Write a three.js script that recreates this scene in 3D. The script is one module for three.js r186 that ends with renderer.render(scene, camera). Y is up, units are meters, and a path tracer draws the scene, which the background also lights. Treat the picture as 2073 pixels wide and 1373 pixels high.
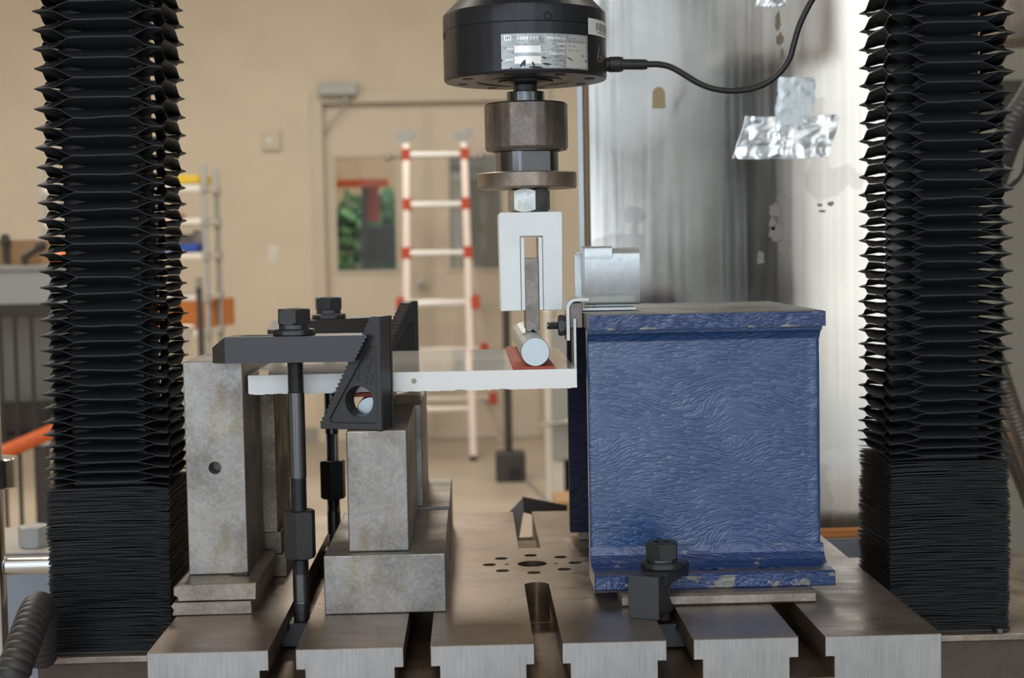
import * as THREE from 'three';
import { RoundedBoxGeometry } from 'three/addons/geometries/RoundedBoxGeometry.js';
import { mergeGeometries, toCreasedNormals } from 'three/addons/utils/BufferGeometryUtils.js';
import { RectAreaLightUniformsLib } from 'three/addons/lights/RectAreaLightUniformsLib.js';
import { FontLoader } from 'three/addons/loaders/FontLoader.js';
import { TextGeometry } from 'three/addons/geometries/TextGeometry.js';
import { Brush, Evaluator, SUBTRACTION, INTERSECTION } from 'three-bvh-csg';

// ------------------------------------------------------------ camera, sky, lights, exposure
const scene = new THREE.Scene();
const camera = new THREE.PerspectiveCamera(24.515, 2073 / 1373, 0.05, 80);
camera.filmGauge = 23.6;
camera.position.set(-0.0681, 0.3965, 1.548);
camera.rotation.set(-0.05744, -0.02516, -0.01883, 'YXZ');
camera.focus = 1.76;
camera.userData.fStop = 4.2;
const renderer = new THREE.WebGLRenderer({ antialias: true });
renderer.toneMapping = THREE.LinearToneMapping;
renderer.toneMappingExposure = 1.0;
renderer.shadowMap.enabled = true;
renderer.shadowMap.type = THREE.PCFSoftShadowMap;
RectAreaLightUniformsLib.init();

const SKY = 3.3;             // daylight: an overcast, slightly blue sky
{
  const w = 64, h = 32, d = new Float32Array(w * h * 4);
  for (let j = 0; j < h; j++) for (let i = 0; i < w; i++) {
    const up = (j + 0.5) / h * 2 - 1, t = Math.max(0, up), k = (j * w + i) * 4;
    d[k] = SKY * (0.89 - 0.20 * t); d[k + 1] = SKY * (0.985 - 0.14 * t); d[k + 2] = SKY * (1.08 - 0.02 * t); d[k + 3] = 1;
  }
  const t = new THREE.DataTexture(d, w, h, THREE.RGBAFormat, THREE.FloatType);
  t.mapping = THREE.EquirectangularReflectionMapping; t.magFilter = THREE.LinearFilter; t.needsUpdate = true;
  scene.background = t;
}
const WARM = new THREE.Color(1.0, 0.93, 0.80);
const LAMPS = [            // ceiling troffers: x, z, width, length, strength, where
  [-3.2, -4.6, 0.6, 1.2, 38, 'over the workbench and shelf'], [-0.6, -5.6, 0.6, 1.2, 24, 'over the step ladder'], [2.4, -4.6, 0.6, 1.2, 16, 'over the white cabinet'],
  [-1.6, -1.6, 0.6, 1.2, 11, 'behind the left bellows'], [1.4, -1.4, 0.6, 1.2, 7, 'behind the right bellows'], [-0.4, 2.2, 0.6, 1.2, 7, 'in front of the test machine'],
];
const CEIL = 2.95, FLOOR = -0.8535;

// ------------------------------------------------------------ small helpers
let seed = 7;
const rnd = () => { seed = (seed * 1664525 + 1013904223) >>> 0; return seed / 4294967296; };
const rr = (a, b) => a + (b - a) * rnd();
const hash = (x, y, s) => { let n = (x * 374761393 + y * 668265263 + s * 974711) | 0; n = Math.imul(n ^ (n >>> 13), 1274126177); return ((n ^ (n >>> 16)) >>> 0) / 4294967296; };
const sm = t => t * t * (3 - 2 * t);
const step = (a, b, x) => sm(Math.min(1, Math.max(0, (x - a) / (b - a))));
const mod = (a, n) => ((a % n) + n) % n;
function vn(u, v, px, py, s) {                       // tiling value noise with px by py cells
  const x = u * px, y = v * py, xi = Math.floor(x), yi = Math.floor(y), fx = sm(x - xi), fy = sm(y - yi);
  const a = hash(mod(xi, px), mod(yi, py), s), b = hash(mod(xi + 1, px), mod(yi, py), s), c = hash(mod(xi, px), mod(yi + 1, py), s), d = hash(mod(xi + 1, px), mod(yi + 1, py), s);
  return a + (b - a) * fx + (c - a) * fy + (a - b - c + d) * fx * fy;
}
function fbm(u, v, px, py, s, o = 4) { let t = 0, a = 0.5, n = 0; for (let i = 0; i < o; i++) { t += a * vn(u, v, px << i, py << i, s + i * 17); n += a; a *= 0.55; } return t / n; }
function tex(n, fn, srgb) {
  const d = new Uint8Array(n * n * 4);
  for (let j = 0; j < n; j++) for (let i = 0; i < n; i++) {
    const c = fn((i + 0.5) / n, (j + 0.5) / n, i, j), k = (j * n + i) * 4;
    const [r, g, b] = typeof c === 'number' ? [c, c, c] : c;
    d[k] = 255 * Math.min(1, Math.max(0, r)); d[k + 1] = 255 * Math.min(1, Math.max(0, g)); d[k + 2] = 255 * Math.min(1, Math.max(0, b)); d[k + 3] = 255;
  }
  const t = new THREE.DataTexture(d, n, n);
  t.wrapS = t.wrapT = THREE.RepeatWrapping; t.magFilter = THREE.LinearFilter; t.minFilter = THREE.LinearMipmapLinearFilter; t.generateMipmaps = true;
  if (srgb) t.colorSpace = THREE.SRGBColorSpace;
  t.needsUpdate = true; return t;
}
function strokes(n, count, len, draw) {              // a field of short curved hair scratches
  const f = new Float32Array(n * n);
  for (let k = 0; k < count; k++) {
    let x = rnd() * n, y = rnd() * n, a = rnd() * 6.28; const L = len * rr(0.3, 1.4), w = rr(0.3, 1), c = rr(-0.012, 0.012);
    for (let i = 0; i < L; i++) { f[mod(Math.round(y), n) * n + mod(Math.round(x), n)] = w; x += Math.cos(a); y += Math.sin(a); a += c + rr(-0.03, 0.03); }
  }
  return (i, j) => f[j * n + i];
}
function std({ color, ...o }, tile = 0.3) { const m = new (o.clearcoat || o.transmission || o.ior ? THREE.MeshPhysicalMaterial : THREE.MeshStandardMaterial)(o); if (color) m.color.setRGB(...color); m.userData.tile = tile; return m; }

// ------------------------------------------------------------ materials
const mottle = tex(512, (u, v) => { const a = fbm(u, v, 3, 3, 1, 6), b = step(0.56, 0.78, fbm(u, v, 5, 3, 9, 5)), c = fbm(u, v, 60, 60, 4, 2); const k = 0.52 + 0.66 * a + 0.30 * (c - 0.5); return [k * (1 - 0.10 * b), k * (1 - 0.17 * b), k * (1 - 0.32 * b)]; });
const mottleR = tex(512, (u, v) => 0.42 + 0.5 * fbm(u, v, 4, 4, 31, 5) - 0.1 + 0.2 * (vn(u, v, 90, 90, 5) - 0.5));
const pits = tex(512, (u, v) => 0.5 + 0.5 * fbm(u, v, 24, 24, 12, 4) - 0.25 * step(0.72, 0.9, vn(u, v, 50, 50, 8)));
const hair = strokes(1024, 700, 75);
const tableC = tex(1024, (u, v, i, j) => { const a = fbm(u, v, 4, 4, 41, 6), b = step(0.55, 0.8, fbm(u, v, 3, 5, 49, 5)); const k = (0.66 + 0.42 * a) * (1 - 0.8 * hair(i, j)) * (1 - 0.1 * vn(u, v, 6, 260, 3)); return [k, k * (1 - 0.05 * b), k * (1 - 0.14 * b)]; });
const tableR = tex(512, (u, v) => 0.20 + 0.40 * fbm(u, v, 5, 5, 61, 5) + 0.12 * (vn(u, v, 8, 200, 2) - 0.5));
const brush = tex(512, (u, v) => 0.5 + 0.5 * (vn(u, v, 220, 5, 71) - 0.5) + 0.35 * (vn(u, v, 110, 3, 72) - 0.5));
const brushC = tex(512, (u, v) => 0.84 + 0.20 * (vn(u, v, 190, 6, 75) - 0.5) + 0.22 * (fbm(u, v, 4, 3, 76, 4) - 0.5));
const brushH = tex(512, (u, v) => 0.5 + 0.5 * (vn(u, v, 5, 220, 73) - 0.5) + 0.3 * (vn(u, v, 3, 90, 74) - 0.5));
const paintB = tex(1024, (u, v) => {
  const wx = 0.10 * (fbm(u, v, 3, 3, 81, 3) - 0.5), wy = 0.24 * (fbm(u, v, 2, 2, 82, 2) - 0.5);
  const a = vn(u + wx, v + wy, 12, 64, 83), b = vn(u + 0.6 * wx, v + 1.5 * wy, 20, 96, 84), c = vn(u, v, 70, 150, 85), d = vn(u, v, 18, 40, 87);
  const m = step(0.34, 0.62, fbm(u, v, 4, 4, 86, 3)), m2 = step(0.36, 0.64, fbm(u, v, 5, 6, 89, 3));
  const g1 = Math.pow(1 - Math.abs(2 * a - 1), 5) * (0.25 + 0.75 * m), g2 = Math.pow(1 - Math.abs(2 * b - 1), 4) * (0.2 + 0.8 * m2);
  return 0.72 - 0.42 * g1 - 0.30 * g2 + 0.10 * c + 0.14 * d;
});
const chips = tex(512, (u, v) => { const a = fbm(u, v, 7, 9, 91, 5), k = step(0.68, 0.71, a); return [0.009 + k * 0.22, 0.046 + k * 0.18, 0.180 + k * 0.03]; });
const galvC = tex(512, (u, v) => { let best = 9, id = 0; const n = 12, x = u * n, y = v * n; for (let a = -1; a < 2; a++) for (let b = -1; b < 2; b++) { const xi = Math.floor(x) + a, yi = Math.floor(y) + b, p = mod(xi, n), q = mod(yi, n), dx = xi + hash(p, q, 1) - x, dy = yi + hash(p, q, 2) - y, r = dx * dx + dy * dy; if (r < best) { best = r; id = hash(p, q, 3); } } return 0.80 + 0.07 * id + 0.16 * (fbm(u, v, 8, 8, 95, 4) - 0.5); });
const sheetC = tex(1024, (u, v) => { const a = fbm(u, v, 3, 3, 101, 5), b = vn(u, v, 160, 4, 102), s = step(0.66, 0.7, fbm(u, v, 6, 6, 103, 5)); const k = 0.84 + 0.14 * a + 0.05 * (b - 0.5) - 0.16 * s; return [k, k, k * 0.985]; });
const sheetR = tex(512, (u, v) => 0.09 + 0.09 * fbm(u, v, 4, 4, 111, 4) + 0.05 * (vn(u, v, 120, 3, 112) - 0.5));
const clothB = tex(256, (u, v) => fbm(u, v, 40, 40, 121, 3));
const wallC = tex(512, (u, v) => 0.93 + 0.1 * (fbm(u, v, 5, 5, 131, 4) - 0.5) + 0.05 * (vn(u, v, 200, 200, 132) - 0.5));
const floorC = tex(512, (u, v) => { const k = 0.8 + 0.3 * (fbm(u, v, 4, 4, 141, 6) - 0.5); return [k, k * 0.985, k * 0.96]; });
const woodC = tex(512, (u, v) => { const k = 0.55 + 0.5 * fbm(u, v, 3, 40, 151, 4); return [k, k * 0.9, k * 0.8]; });
const crumple = tex(512, (u, v) => { let t = 0; for (let i = 0; i < 2; i++) { const n = 5 << i; t += Math.abs(2 * vn(u + 0.07 * vn(u, v, 5, 5, 9), v, n, n, 161 + i) - 1) / (1 + 2 * i); } return t * 0.7; });
const concreteB = tex(256, (u, v) => fbm(u, v, 12, 12, 171, 4));

const M = {
  steel: std({ color: [0.41, 0.388, 0.368], metalness: 0.88, roughness: 0.85, map: mottle, roughnessMap: mottleR, bumpMap: pits, bumpScale: 0.00007 }, 0.16),
  steelDark: std({ color: [0.30, 0.25, 0.20], metalness: 0.8, roughness: 0.9, map: mottle, roughnessMap: mottleR, bumpMap: pits, bumpScale: 0.0003 }, 0.12),
  shim: std({ color: [0.42, 0.365, 0.32], metalness: 0.85, roughness: 0.8, map: mottle, roughnessMap: mottleR, bumpMap: pits, bumpScale: 0.00015 }, 0.14),
  table: std({ color: [0.47, 0.395, 0.345], metalness: 0.9, roughness: 1, map: tableC, roughnessMap: tableR }, 0.34),
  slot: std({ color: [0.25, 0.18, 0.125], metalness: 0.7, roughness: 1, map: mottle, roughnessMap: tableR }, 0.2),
  milled: std({ color: [0.52, 0.515, 0.51], metalness: 0.85, roughness: 0.5, map: brushC, bumpMap: brush, bumpScale: 0.00012 }, 0.12),
  wornReflectionPaint: std({ color: [0.135, 0.115, 0.135], metalness: 0.2, roughness: 0.36, map: mottle, bumpMap: pits, bumpScale: 0.0004 }, 0.1),  // worn paint, with the warm wall reflection mixed into its purple grey
  plaster: std({ color: [0.93, 0.86, 0.76], roughness: 0.9, map: wallC }, 2),
  black: std({ color: [0.075, 0.076, 0.082], metalness: 0.75, roughness: 0.42, bumpMap: pits, bumpScale: 0.00005 }, 0.05),
  blackShiny: std({ color: [0.15, 0.153, 0.16], metalness: 0.9, roughness: 0.26 }, 0.1),
  cell: std({ color: [0.028, 0.030, 0.036], metalness: 0.35, roughness: 0.36, bumpMap: clothB, bumpScale: 0.00004 }, 0.1),
  brown: std({ color: [0.24, 0.205, 0.185], metalness: 0.75, roughness: 0.75, map: mottle, roughnessMap: mottleR, bumpMap: pits, bumpScale: 0.00012 }, 0.09),
  disc: std({ color: [0.36, 0.30, 0.25], metalness: 0.85, roughness: 0.75, map: mottle, roughnessMap: mottleR, bumpMap: brush, bumpScale: 0.0001 }, 0.07),
  nutZinc: std({ color: [0.55, 0.57, 0.56], metalness: 0.8, roughness: 0.5, map: mottle, roughnessMap: mottleR }, 0.06),
  clevis: std({ color: [0.88, 0.92, 0.93], metalness: 0.3, roughness: 0.5, map: wallC, bumpMap: brush, bumpScale: 0.00003 }, 0.12),
  blade: std({ color: [0.34, 0.31, 0.28], metalness: 0.85, roughness: 0.85, map: mottle, roughnessMap: mottleR, bumpMap: pits, bumpScale: 0.0001 }, 0.05),
  bright: std({ color: [0.50, 0.55, 0.58], metalness: 0.95, roughness: 0.38, bumpMap: brush, bumpScale: 0.00006 }, 0.05),
  chrome: std({ color: [0.75, 0.74, 0.72], metalness: 1, roughness: 0.2 }, 0.1),
  galv: std({ color: [0.76, 0.80, 0.82], metalness: 0.7, roughness: 0.34, map: galvC, bumpMap: clothB, bumpScale: 0.00006 }, 0.07),
  stainless: std({ color: [0.47, 0.455, 0.43], metalness: 0.95, roughness: 0.3 }, 0.1),
  blue: std({ color: [0.006, 0.058, 0.205], metalness: 0, roughness: 0.30, ior: 1.75, bumpMap: paintB, bumpScale: 0.0015, clearcoat: 1, clearcoatRoughness: 0.22 }, 0.155),
  blueInShadow: std({ color: [0.004, 0.010, 0.050], roughness: 0.55, bumpMap: paintB, bumpScale: 0.0012 }, 0.2),  // darker matte copy of blue: the shadow inside the stand is painted in
  blueChip: std({ color: [1, 1, 1], metalness: 0.1, roughness: 0.32, ior: 1.7, map: chips, bumpMap: paintB, bumpScale: 0.0020, clearcoat: 0.6, clearcoatRoughness: 0.25 }, 0.16),
  bareTop: std({ color: [0.30, 0.285, 0.27], metalness: 0.8, roughness: 0.8, map: mottle, roughnessMap: mottleR }, 0.2),
  bellows: std({ color: [0.021, 0.022, 0.025], metalness: 0, roughness: 0.43, bumpMap: clothB, bumpScale: 0.00012, side: THREE.DoubleSide }, 0.03),
  pleatEdge: std({ color: [0.011, 0.0125, 0.016], roughness: 0.48 }, 0.03),
  marble: std({ color: [0.95, 0.955, 0.955], metalness: 0, roughness: 0.55, bumpMap: clothB, bumpScale: 0.0001 }, 0.06),
  polish: std({ color: [0.72, 0.71, 0.69], metalness: 0, roughness: 0.07, ior: 1.6, roughnessMap: tex(512, (u, v) => 0.9 + 5 * step(0.70, 0.76, fbm(u, v, 5, 4, 181, 5))) }, 0.2),
  rubber: std({ color: [0.40, 0.075, 0.035], metalness: 0, roughness: 0.6, bumpMap: clothB, bumpScale: 0.0001 }, 0.03),
  blackPlastic: std({ color: [0.016, 0.016, 0.018], metalness: 0, roughness: 0.38 }, 0.1),
  hose: std({ color: [0.040, 0.037, 0.036], metalness: 0, roughness: 0.5 }, 0.1),
  sheet: std({ color: [0.95, 0.90, 0.85], metalness: 0.97, roughness: 1, map: sheetC, roughnessMap: sheetR }, 0.6),
  foil: std({ color: [0.95, 0.96, 0.97], metalness: 1, roughness: 0.24, bumpMap: crumple, bumpScale: 0.0019 }, 0.13),
  foilDull: std({ color: [0.80, 0.86, 0.88], metalness: 0.8, roughness: 0.38, bumpMap: crumple, bumpScale: 0.0025 }, 0.16),
  brownRod: std({ color: [0.28, 0.19, 0.11], metalness: 0.4, roughness: 0.4 }, 0.1),
  wall: std({ color: [0.72, 0.635, 0.52], roughness: 0.85, map: wallC }, 1.2),
  wallGrey: std({ color: [0.30, 0.285, 0.25], roughness: 0.85, map: wallC }, 1.2),
  door: std({ color: [0.70, 0.62, 0.51], roughness: 0.5, map: wallC }, 1.0),
  frame: std({ color: [0.60, 0.54, 0.44], roughness: 0.5 }, 1.0),
  ceiling: std({ color: [0.62, 0.58, 0.52], roughness: 0.9 }, 1.0),
  floor: std({ color: [0.56, 0.49, 0.415], roughness: 0.42, map: floorC }, 2.2),
  glass: std({ color: [0.74, 0.73, 0.70], transmission: 1, roughness: 0.02, thickness: 0, ior: 1.2 }, 1),
  greyBox: std({ color: [0.40, 0.41, 0.41], metalness: 0.2, roughness: 0.5 }, 1),
  grey: std({ color: [0.34, 0.325, 0.30], roughness: 0.55 }, 1),
  dark: std({ color: [0.05, 0.045, 0.042], roughness: 0.6 }, 1),
  darkBrown: std({ color: [0.10, 0.078, 0.062], metalness: 0.2, roughness: 0.5, map: mottle }, 0.4),
  white: std({ color: [0.74, 0.71, 0.66], roughness: 0.5 }, 1),
  ladder: std({ color: [0.80, 0.69, 0.64], metalness: 0.35, roughness: 0.4 }, 1),
  rung: std({ color: [0.80, 0.74, 0.66], metalness: 0.8, roughness: 0.28 }, 1),
  red: std({ color: [0.55, 0.075, 0.03], roughness: 0.5 }, 1),
  orange: std({ color: [0.60, 0.20, 0.04], roughness: 0.6 }, 1),
  orangeHot: std({ color: [0.75, 0.14, 0.03], roughness: 0.5 }, 1),
  yellow: std({ color: [0.65, 0.45, 0.03], roughness: 0.5 }, 1),
  blueBin: std({ color: [0.02, 0.07, 0.40], roughness: 0.45 }, 1),
  card: std({ color: [0.42, 0.26, 0.14], roughness: 0.85 }, 1),
  wood: std({ color: [0.95, 0.46, 0.18], roughness: 0.55, map: woodC }, 0.2),
  beam: std({ color: [0.30, 0.335, 0.40], roughness: 0.45 }, 0.5),
  beamTop: std({ color: [0.46, 0.44, 0.42], roughness: 0.5, map: wallC }, 0.5),
  paper: std({ color: [0.75, 0.75, 0.74], roughness: 0.6 }, 0.1),
  tag: std({ color: [0.62, 0.50, 0.28], roughness: 0.7 }, 0.1),
  hole: std({ color: [0.02, 0.018, 0.016], metalness: 0.3, roughness: 0.6 }, 0.1),
  grass: std({ color: [0.16, 0.32, 0.12], roughness: 0.9 }, 1),
  leaf: std({ color: [0.14, 0.27, 0.11], roughness: 0.8, side: THREE.DoubleSide }, 1),
  leafDark: std({ color: [0.055, 0.075, 0.038], roughness: 0.8, side: THREE.DoubleSide }, 1),
  bark: std({ color: [0.07, 0.05, 0.035], roughness: 0.9 }, 1),
  concrete: std({ color: [0.42, 0.41, 0.39], roughness: 0.85, map: floorC }, 2.5),
  post: std({ color: [0.11, 0.10, 0.095], metalness: 0.2, roughness: 0.6 }, 1),
  lampGlow: new THREE.MeshStandardMaterial({ color: 0xffffff, emissive: WARM, emissiveIntensity: 4 }),
};
M.lampGlow.userData.tile = 1;

// ------------------------------------------------------------ geometry helpers
function boxUV(g, tile) {
  g = g.index ? g.toNonIndexed() : g;
  for (const k of Object.keys(g.attributes)) if (!['position', 'normal', 'color'].includes(k)) g.deleteAttribute(k);
  if (!g.attributes.normal) g.computeVertexNormals();
  const p = g.attributes.position.array, n = p.length / 3, uv = new Float32Array(n * 2), e1 = [0, 0, 0], e2 = [0, 0, 0];
  for (let t = 0; t < n; t += 3) {
    for (let k = 0; k < 3; k++) { e1[k] = p[t * 3 + 3 + k] - p[t * 3 + k]; e2[k] = p[t * 3 + 6 + k] - p[t * 3 + k]; }
    const nx = Math.abs(e1[1] * e2[2] - e1[2] * e2[1]), ny = Math.abs(e1[2] * e2[0] - e1[0] * e2[2]), nz = Math.abs(e1[0] * e2[1] - e1[1] * e2[0]);
    const [a, b] = nx > ny && nx > nz ? [2, 1] : ny > nz ? [0, 2] : [0, 1];
    for (let i = t; i < t + 3; i++) { uv[i * 2] = p[i * 3 + a] / tile; uv[i * 2 + 1] = p[i * 3 + b] / tile; }
  }
  g.setAttribute('uv', new THREE.BufferAttribute(uv, 2)); g.groups.length = 0; return g;
}
const used = new Set();
function numbered(n) { if (!used.has(n)) { used.add(n); return n; } let k = 1; while (used.has(n + '_' + String(k).padStart(3, '0'))) k++; n += '_' + String(k).padStart(3, '0'); used.add(n); return n; }
function mesh(name, geo, mat, pos, rot) {
  if (Array.isArray(geo)) geo = mergeGeometries(geo.map(g => boxUV(g, mat.userData.tile || 1)));
  else if (!geo.userData.keep) geo = boxUV(geo, mat.userData.tile || 1);
  const m = new THREE.Mesh(geo, mat); m.name = name; m.castShadow = m.receiveShadow = true;
  if (pos) m.position.set(...pos); if (rot) m.rotation.set(...rot); return m;
}
function thing(name, label, category, pos = [0, 0, 0], ry = 0, group) {
  const o = new THREE.Group(); o.name = numbered(name); scene.add(o); o.position.set(...pos); o.rotation.y = ry;
  o.userData = { label, category }; if (group) o.userData.group = group; return o;
}
function part(parent, name, geo, mat, pos, rot) { const m = mesh(name, geo, mat, pos, rot); parent.add(m); return m; }
function solo(name, label, category, geo, mat, pos, rot, group) { const m = mesh(numbered(name), geo, mat, pos, rot); scene.add(m); m.userData = { label, category }; if (group) m.userData.group = group; return m; }
function struct(name, geo, mat, pos, rot) { const m = mesh(numbered(name), geo, mat, pos, rot); scene.add(m); m.userData = { kind: 'structure' }; return m; }
function copy(o, label, pos, ry, group) { const c = o.clone(); c.name = numbered(o.name.replace(/_\d{3}$/, '')); c.userData = { ...o.userData, label }; if (group) c.userData.group = group; scene.add(c); if (pos) c.position.set(...pos); if (ry !== undefined) c.rotation.y = ry; return c; }
const at = (g, x, y, z) => g.translate(x, y, z);
const bx = (x0, x1, y0, y1, z0, z1, r = 0.0008) => at(r ? new RoundedBoxGeometry(x1 - x0, y1 - y0, z1 - z0, 1, Math.min(r, (x1 - x0) / 2.1, (y1 - y0) / 2.1, (z1 - z0) / 2.1)) : new THREE.BoxGeometry(x1 - x0, y1 - y0, z1 - z0), (x0 + x1) / 2, (y0 + y1) / 2, (z0 + z1) / 2);
function ext(pts, depth, b = 0.0006, holes = []) {      // outline in x, y pushed along z from 0 to depth
  const s = pts instanceof THREE.Shape ? pts : new THREE.Shape(pts.map(p => new THREE.Vector2(...p)));
  for (const h of holes) s.holes.push(h instanceof THREE.Path ? h : new THREE.Path(h.map(p => new THREE.Vector2(...p))));
  const g = new THREE.ExtrudeGeometry(s, { depth: depth - 2 * b, bevelEnabled: b > 0, bevelThickness: b, bevelSize: b, bevelOffset: -b, bevelSegments: 1, curveSegments: 20 });
  return at(g, 0, 0, b);
}
const circ = (x, y, r) => { const p = new THREE.Path(); p.absarc(x, y, r, 0, Math.PI * 2, true); return p; };
const lathe = (pts, seg = 64, crease = 0.5) => toCreasedNormals(new THREE.LatheGeometry(pts.map(p => new THREE.Vector2(...p)), seg), crease);
const cyl = (r, y0, y1, seg = 40, c = 0.0008) => lathe([[0.00001, y0], [r - c, y0], [r, y0 + c], [r, y1 - c], [r - c, y1], [0.00001, y1]], seg);
const rod = (a, b, r, seg = 12) => { const A = new THREE.Vector3(...a), B = new THREE.Vector3(...b), d = B.clone().sub(A), g = new THREE.CylinderGeometry(r, r, d.length(), seg); g.applyQuaternion(new THREE.Quaternion().setFromUnitVectors(new THREE.Vector3(0, 1, 0), d.normalize())); return at(g, ...A.add(B).multiplyScalar(0.5).toArray()); };
const bar = (a, b, w, h) => { const A = new THREE.Vector3(...a), B = new THREE.Vector3(...b), d = B.clone().sub(A), g = new THREE.BoxGeometry(w, d.length(), h); g.applyQuaternion(new THREE.Quaternion().setFromUnitVectors(new THREE.Vector3(0, 1, 0), d.normalize())); return at(g, ...A.add(B).multiplyScalar(0.5).toArray()); };
const tube = (pts, r, seg = 64, rad = 14) => new THREE.TubeGeometry(new THREE.CatmullRomCurve3(pts.map(p => new THREE.Vector3(...p))), seg, r, rad, false);
const thread = (r, y0, y1, p = 0.0023) => { const pts = [[r * 0.86, y0]]; for (let y = y0 + p * 0.25; y < y1 - p * 0.6; y += p) { pts.push([r, y], [r * 0.88, y + p * 0.5]); } pts.push([r * 0.86, y1]); return lathe(pts, 28, 0.2); };
const ev = new Evaluator(); ev.attributes = ['position', 'normal']; ev.useGroups = false;
function csg(a, op, ...bs) {
  let A = new Brush(prep(a)); A.updateMatrixWorld();
  for (const b of bs) { const B = new Brush(prep(b)); B.updateMatrixWorld(); A = ev.evaluate(A, B, op); }
  return A.geometry;
}
function prep(g) { for (const k of Object.keys(g.attributes)) if (!['position', 'normal'].includes(k)) g.deleteAttribute(k); return g; }
function hexNut(af, h, hole = 0, both = true) {
  const R = af / Math.sqrt(3), pts = []; for (let i = 0; i < 6; i++) pts.push([R * Math.cos(i * Math.PI / 3), R * Math.sin(i * Math.PI / 3)]);
  const hex = ext(pts, h, 0); hex.rotateX(-Math.PI / 2);
  const c = R * 0.13, lo = af / 2 * 0.99, g = new THREE.LatheGeometry([[0.00001, 0], [both ? lo : R * 1.01, 0], [R * 1.01, both ? c : 0.0001], [R * 1.01, h - c], [lo, h], [0.00001, h]].map(p => new THREE.Vector2(...p)), 48);
  let r = csg(hex, INTERSECTION, g);
  if (hole) r = csg(r, SUBTRACTION, at(new THREE.CylinderGeometry(hole, hole, h * 2, 32), 0, h / 2, 0));
  return r;
}

// ------------------------------------------------------------ the room
const X0 = -5.2, X1 = 4.2, ZB = -8.75, ZF = 4.5;
struct('floor', bx(X0 - 0.3, X1 + 0.3, FLOOR - 0.2, FLOOR, ZB - 0.3, ZF + 0.3, 0), M.floor);
struct('ceiling', bx(X0 - 0.3, X1 + 0.3, CEIL + 0.02, CEIL + 0.25, ZB - 0.3, ZF + 0.3, 0), M.ceiling);
struct('wall_left', bx(X0 - 0.2, X0, FLOOR, CEIL + 0.02, ZB, ZF, 0), M.wall);
struct('wall_right', bx(X1, X1 + 0.2, FLOOR, CEIL + 0.02, ZB, ZF, 0), M.wallGrey);
{ // back wall with the opening of the double door
  const s = [[X0 - 0.2, FLOOR], [-1.03, FLOOR], [-1.03, 1.38], [0.40, 1.38], [0.40, FLOOR], [X1 + 0.2, FLOOR], [X1 + 0.2, CEIL + 0.02], [X0 - 0.2, CEIL + 0.02]];
  struct('wall_back', at(ext(s, 0.2, 0), 0, 0, ZB - 0.2), M.wall);
  struct('baseboard_back', bx(X0, -1.10, FLOOR, FLOOR + 0.1, ZB, ZB + 0.012, 0), M.grey);
}
{ // wall behind the camera: glazed bays between dark posts, open to the daylight
  const y0 = FLOOR + 0.02, y1 = 2.82, b = (x0, x1) => [[x0, y0], [x1, y0], [x1, y1], [x0, y1]];
  const bays = [[-4.6, -2.9], [-2.75, -1.1], [-0.9, 1.17], [1.42, 1.52], [1.69, 3.9]];
  struct('wall_front', at(ext([[X0 - 0.2, FLOOR], [X1 + 0.2, FLOOR], [X1 + 0.2, CEIL + 0.02], [X0 - 0.2, CEIL + 0.02]], 0.2, 0, bays.map(q => b(...q))), 0, 0, ZF), M.post);
}
// ------------------------------------------------------------ ceiling lamps
for (const [x, z, w, l, s, where] of LAMPS) {
  const o = thing('ceiling_light', 'white ceiling troffer lamp ' + where, 'ceiling light', [x, CEIL, z], 0, 'ceiling troffers');
  part(o, 'housing', [bx(-w / 2 - 0.03, w / 2 + 0.03, -0.05, 0.015, -l / 2 - 0.03, l / 2 + 0.03, 0.004)], M.white);
  part(o, 'diffuser', bx(-w / 2, w / 2, -0.058, -0.051, -l / 2, l / 2, 0.002), M.lampGlow);
  const L = new THREE.RectAreaLight(WARM, s, w, l); L.position.set(x, CEIL - 0.065, z); L.rotation.x = -Math.PI / 2; scene.add(L);
}
// ------------------------------------------------------------ double door in the back wall
function doorLeaf(name, x0, x1, g0, g1, knobX) {
  const o = new THREE.Group(); o.name = numbered(name); o.userData = { kind: 'structure' }; scene.add(o); o.position.z = ZB - 0.09;
  const s = [[x0, FLOOR + 0.001], [x1, FLOOR + 0.001], [x1, 1.369], [x0, 1.369]];
  part(o, 'door_panel', ext(s, 0.045, 0.002, [[[g0, 0.275], [g1, 0.275], [g1, 1.02], [g0, 1.02]]]), M.door);
  part(o, 'glazing_frame', at(ext([[g0 - 0.02, 0.255], [g1 + 0.02, 0.255], [g1 + 0.02, 1.04], [g0 - 0.02, 1.04]], 0.012, 0.002, [[[g0, 0.275], [g1, 0.275], [g1, 1.02], [g0, 1.02]]]), 0, 0, 0.044), M.frame);
  part(o, 'glass_pane', bx(g0, g1, 0.275, 1.02, 0.018, 0.024, 0), M.glass);
  if (knobX) part(o, 'door_knob', [at(lathe([[0.0001, 0], [0.03, 0], [0.03, 0.006], [0.012, 0.012], [0.012, 0.035], [0.028, 0.045], [0.026, 0.065], [0.0001, 0.07]], 24).rotateX(Math.PI / 2), knobX, 0.18, 0.045)], M.stainless);
  return o;
}
doorLeaf('door_1', -1.019, -0.3505, -0.95, -0.56, -0.40);
doorLeaf('door_2', -0.3495, 0.389, -0.20, 0.14);
struct('trim_2', bx(-0.378, -0.322, FLOOR + 0.001, 1.369, ZB - 0.044, ZB - 0.038, 0.001), M.frame);
struct('threshold', bx(-1.03, 0.40, FLOOR - 0.15, FLOOR + 0.0005, ZB - 0.2, ZB, 0), M.grey);
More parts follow.
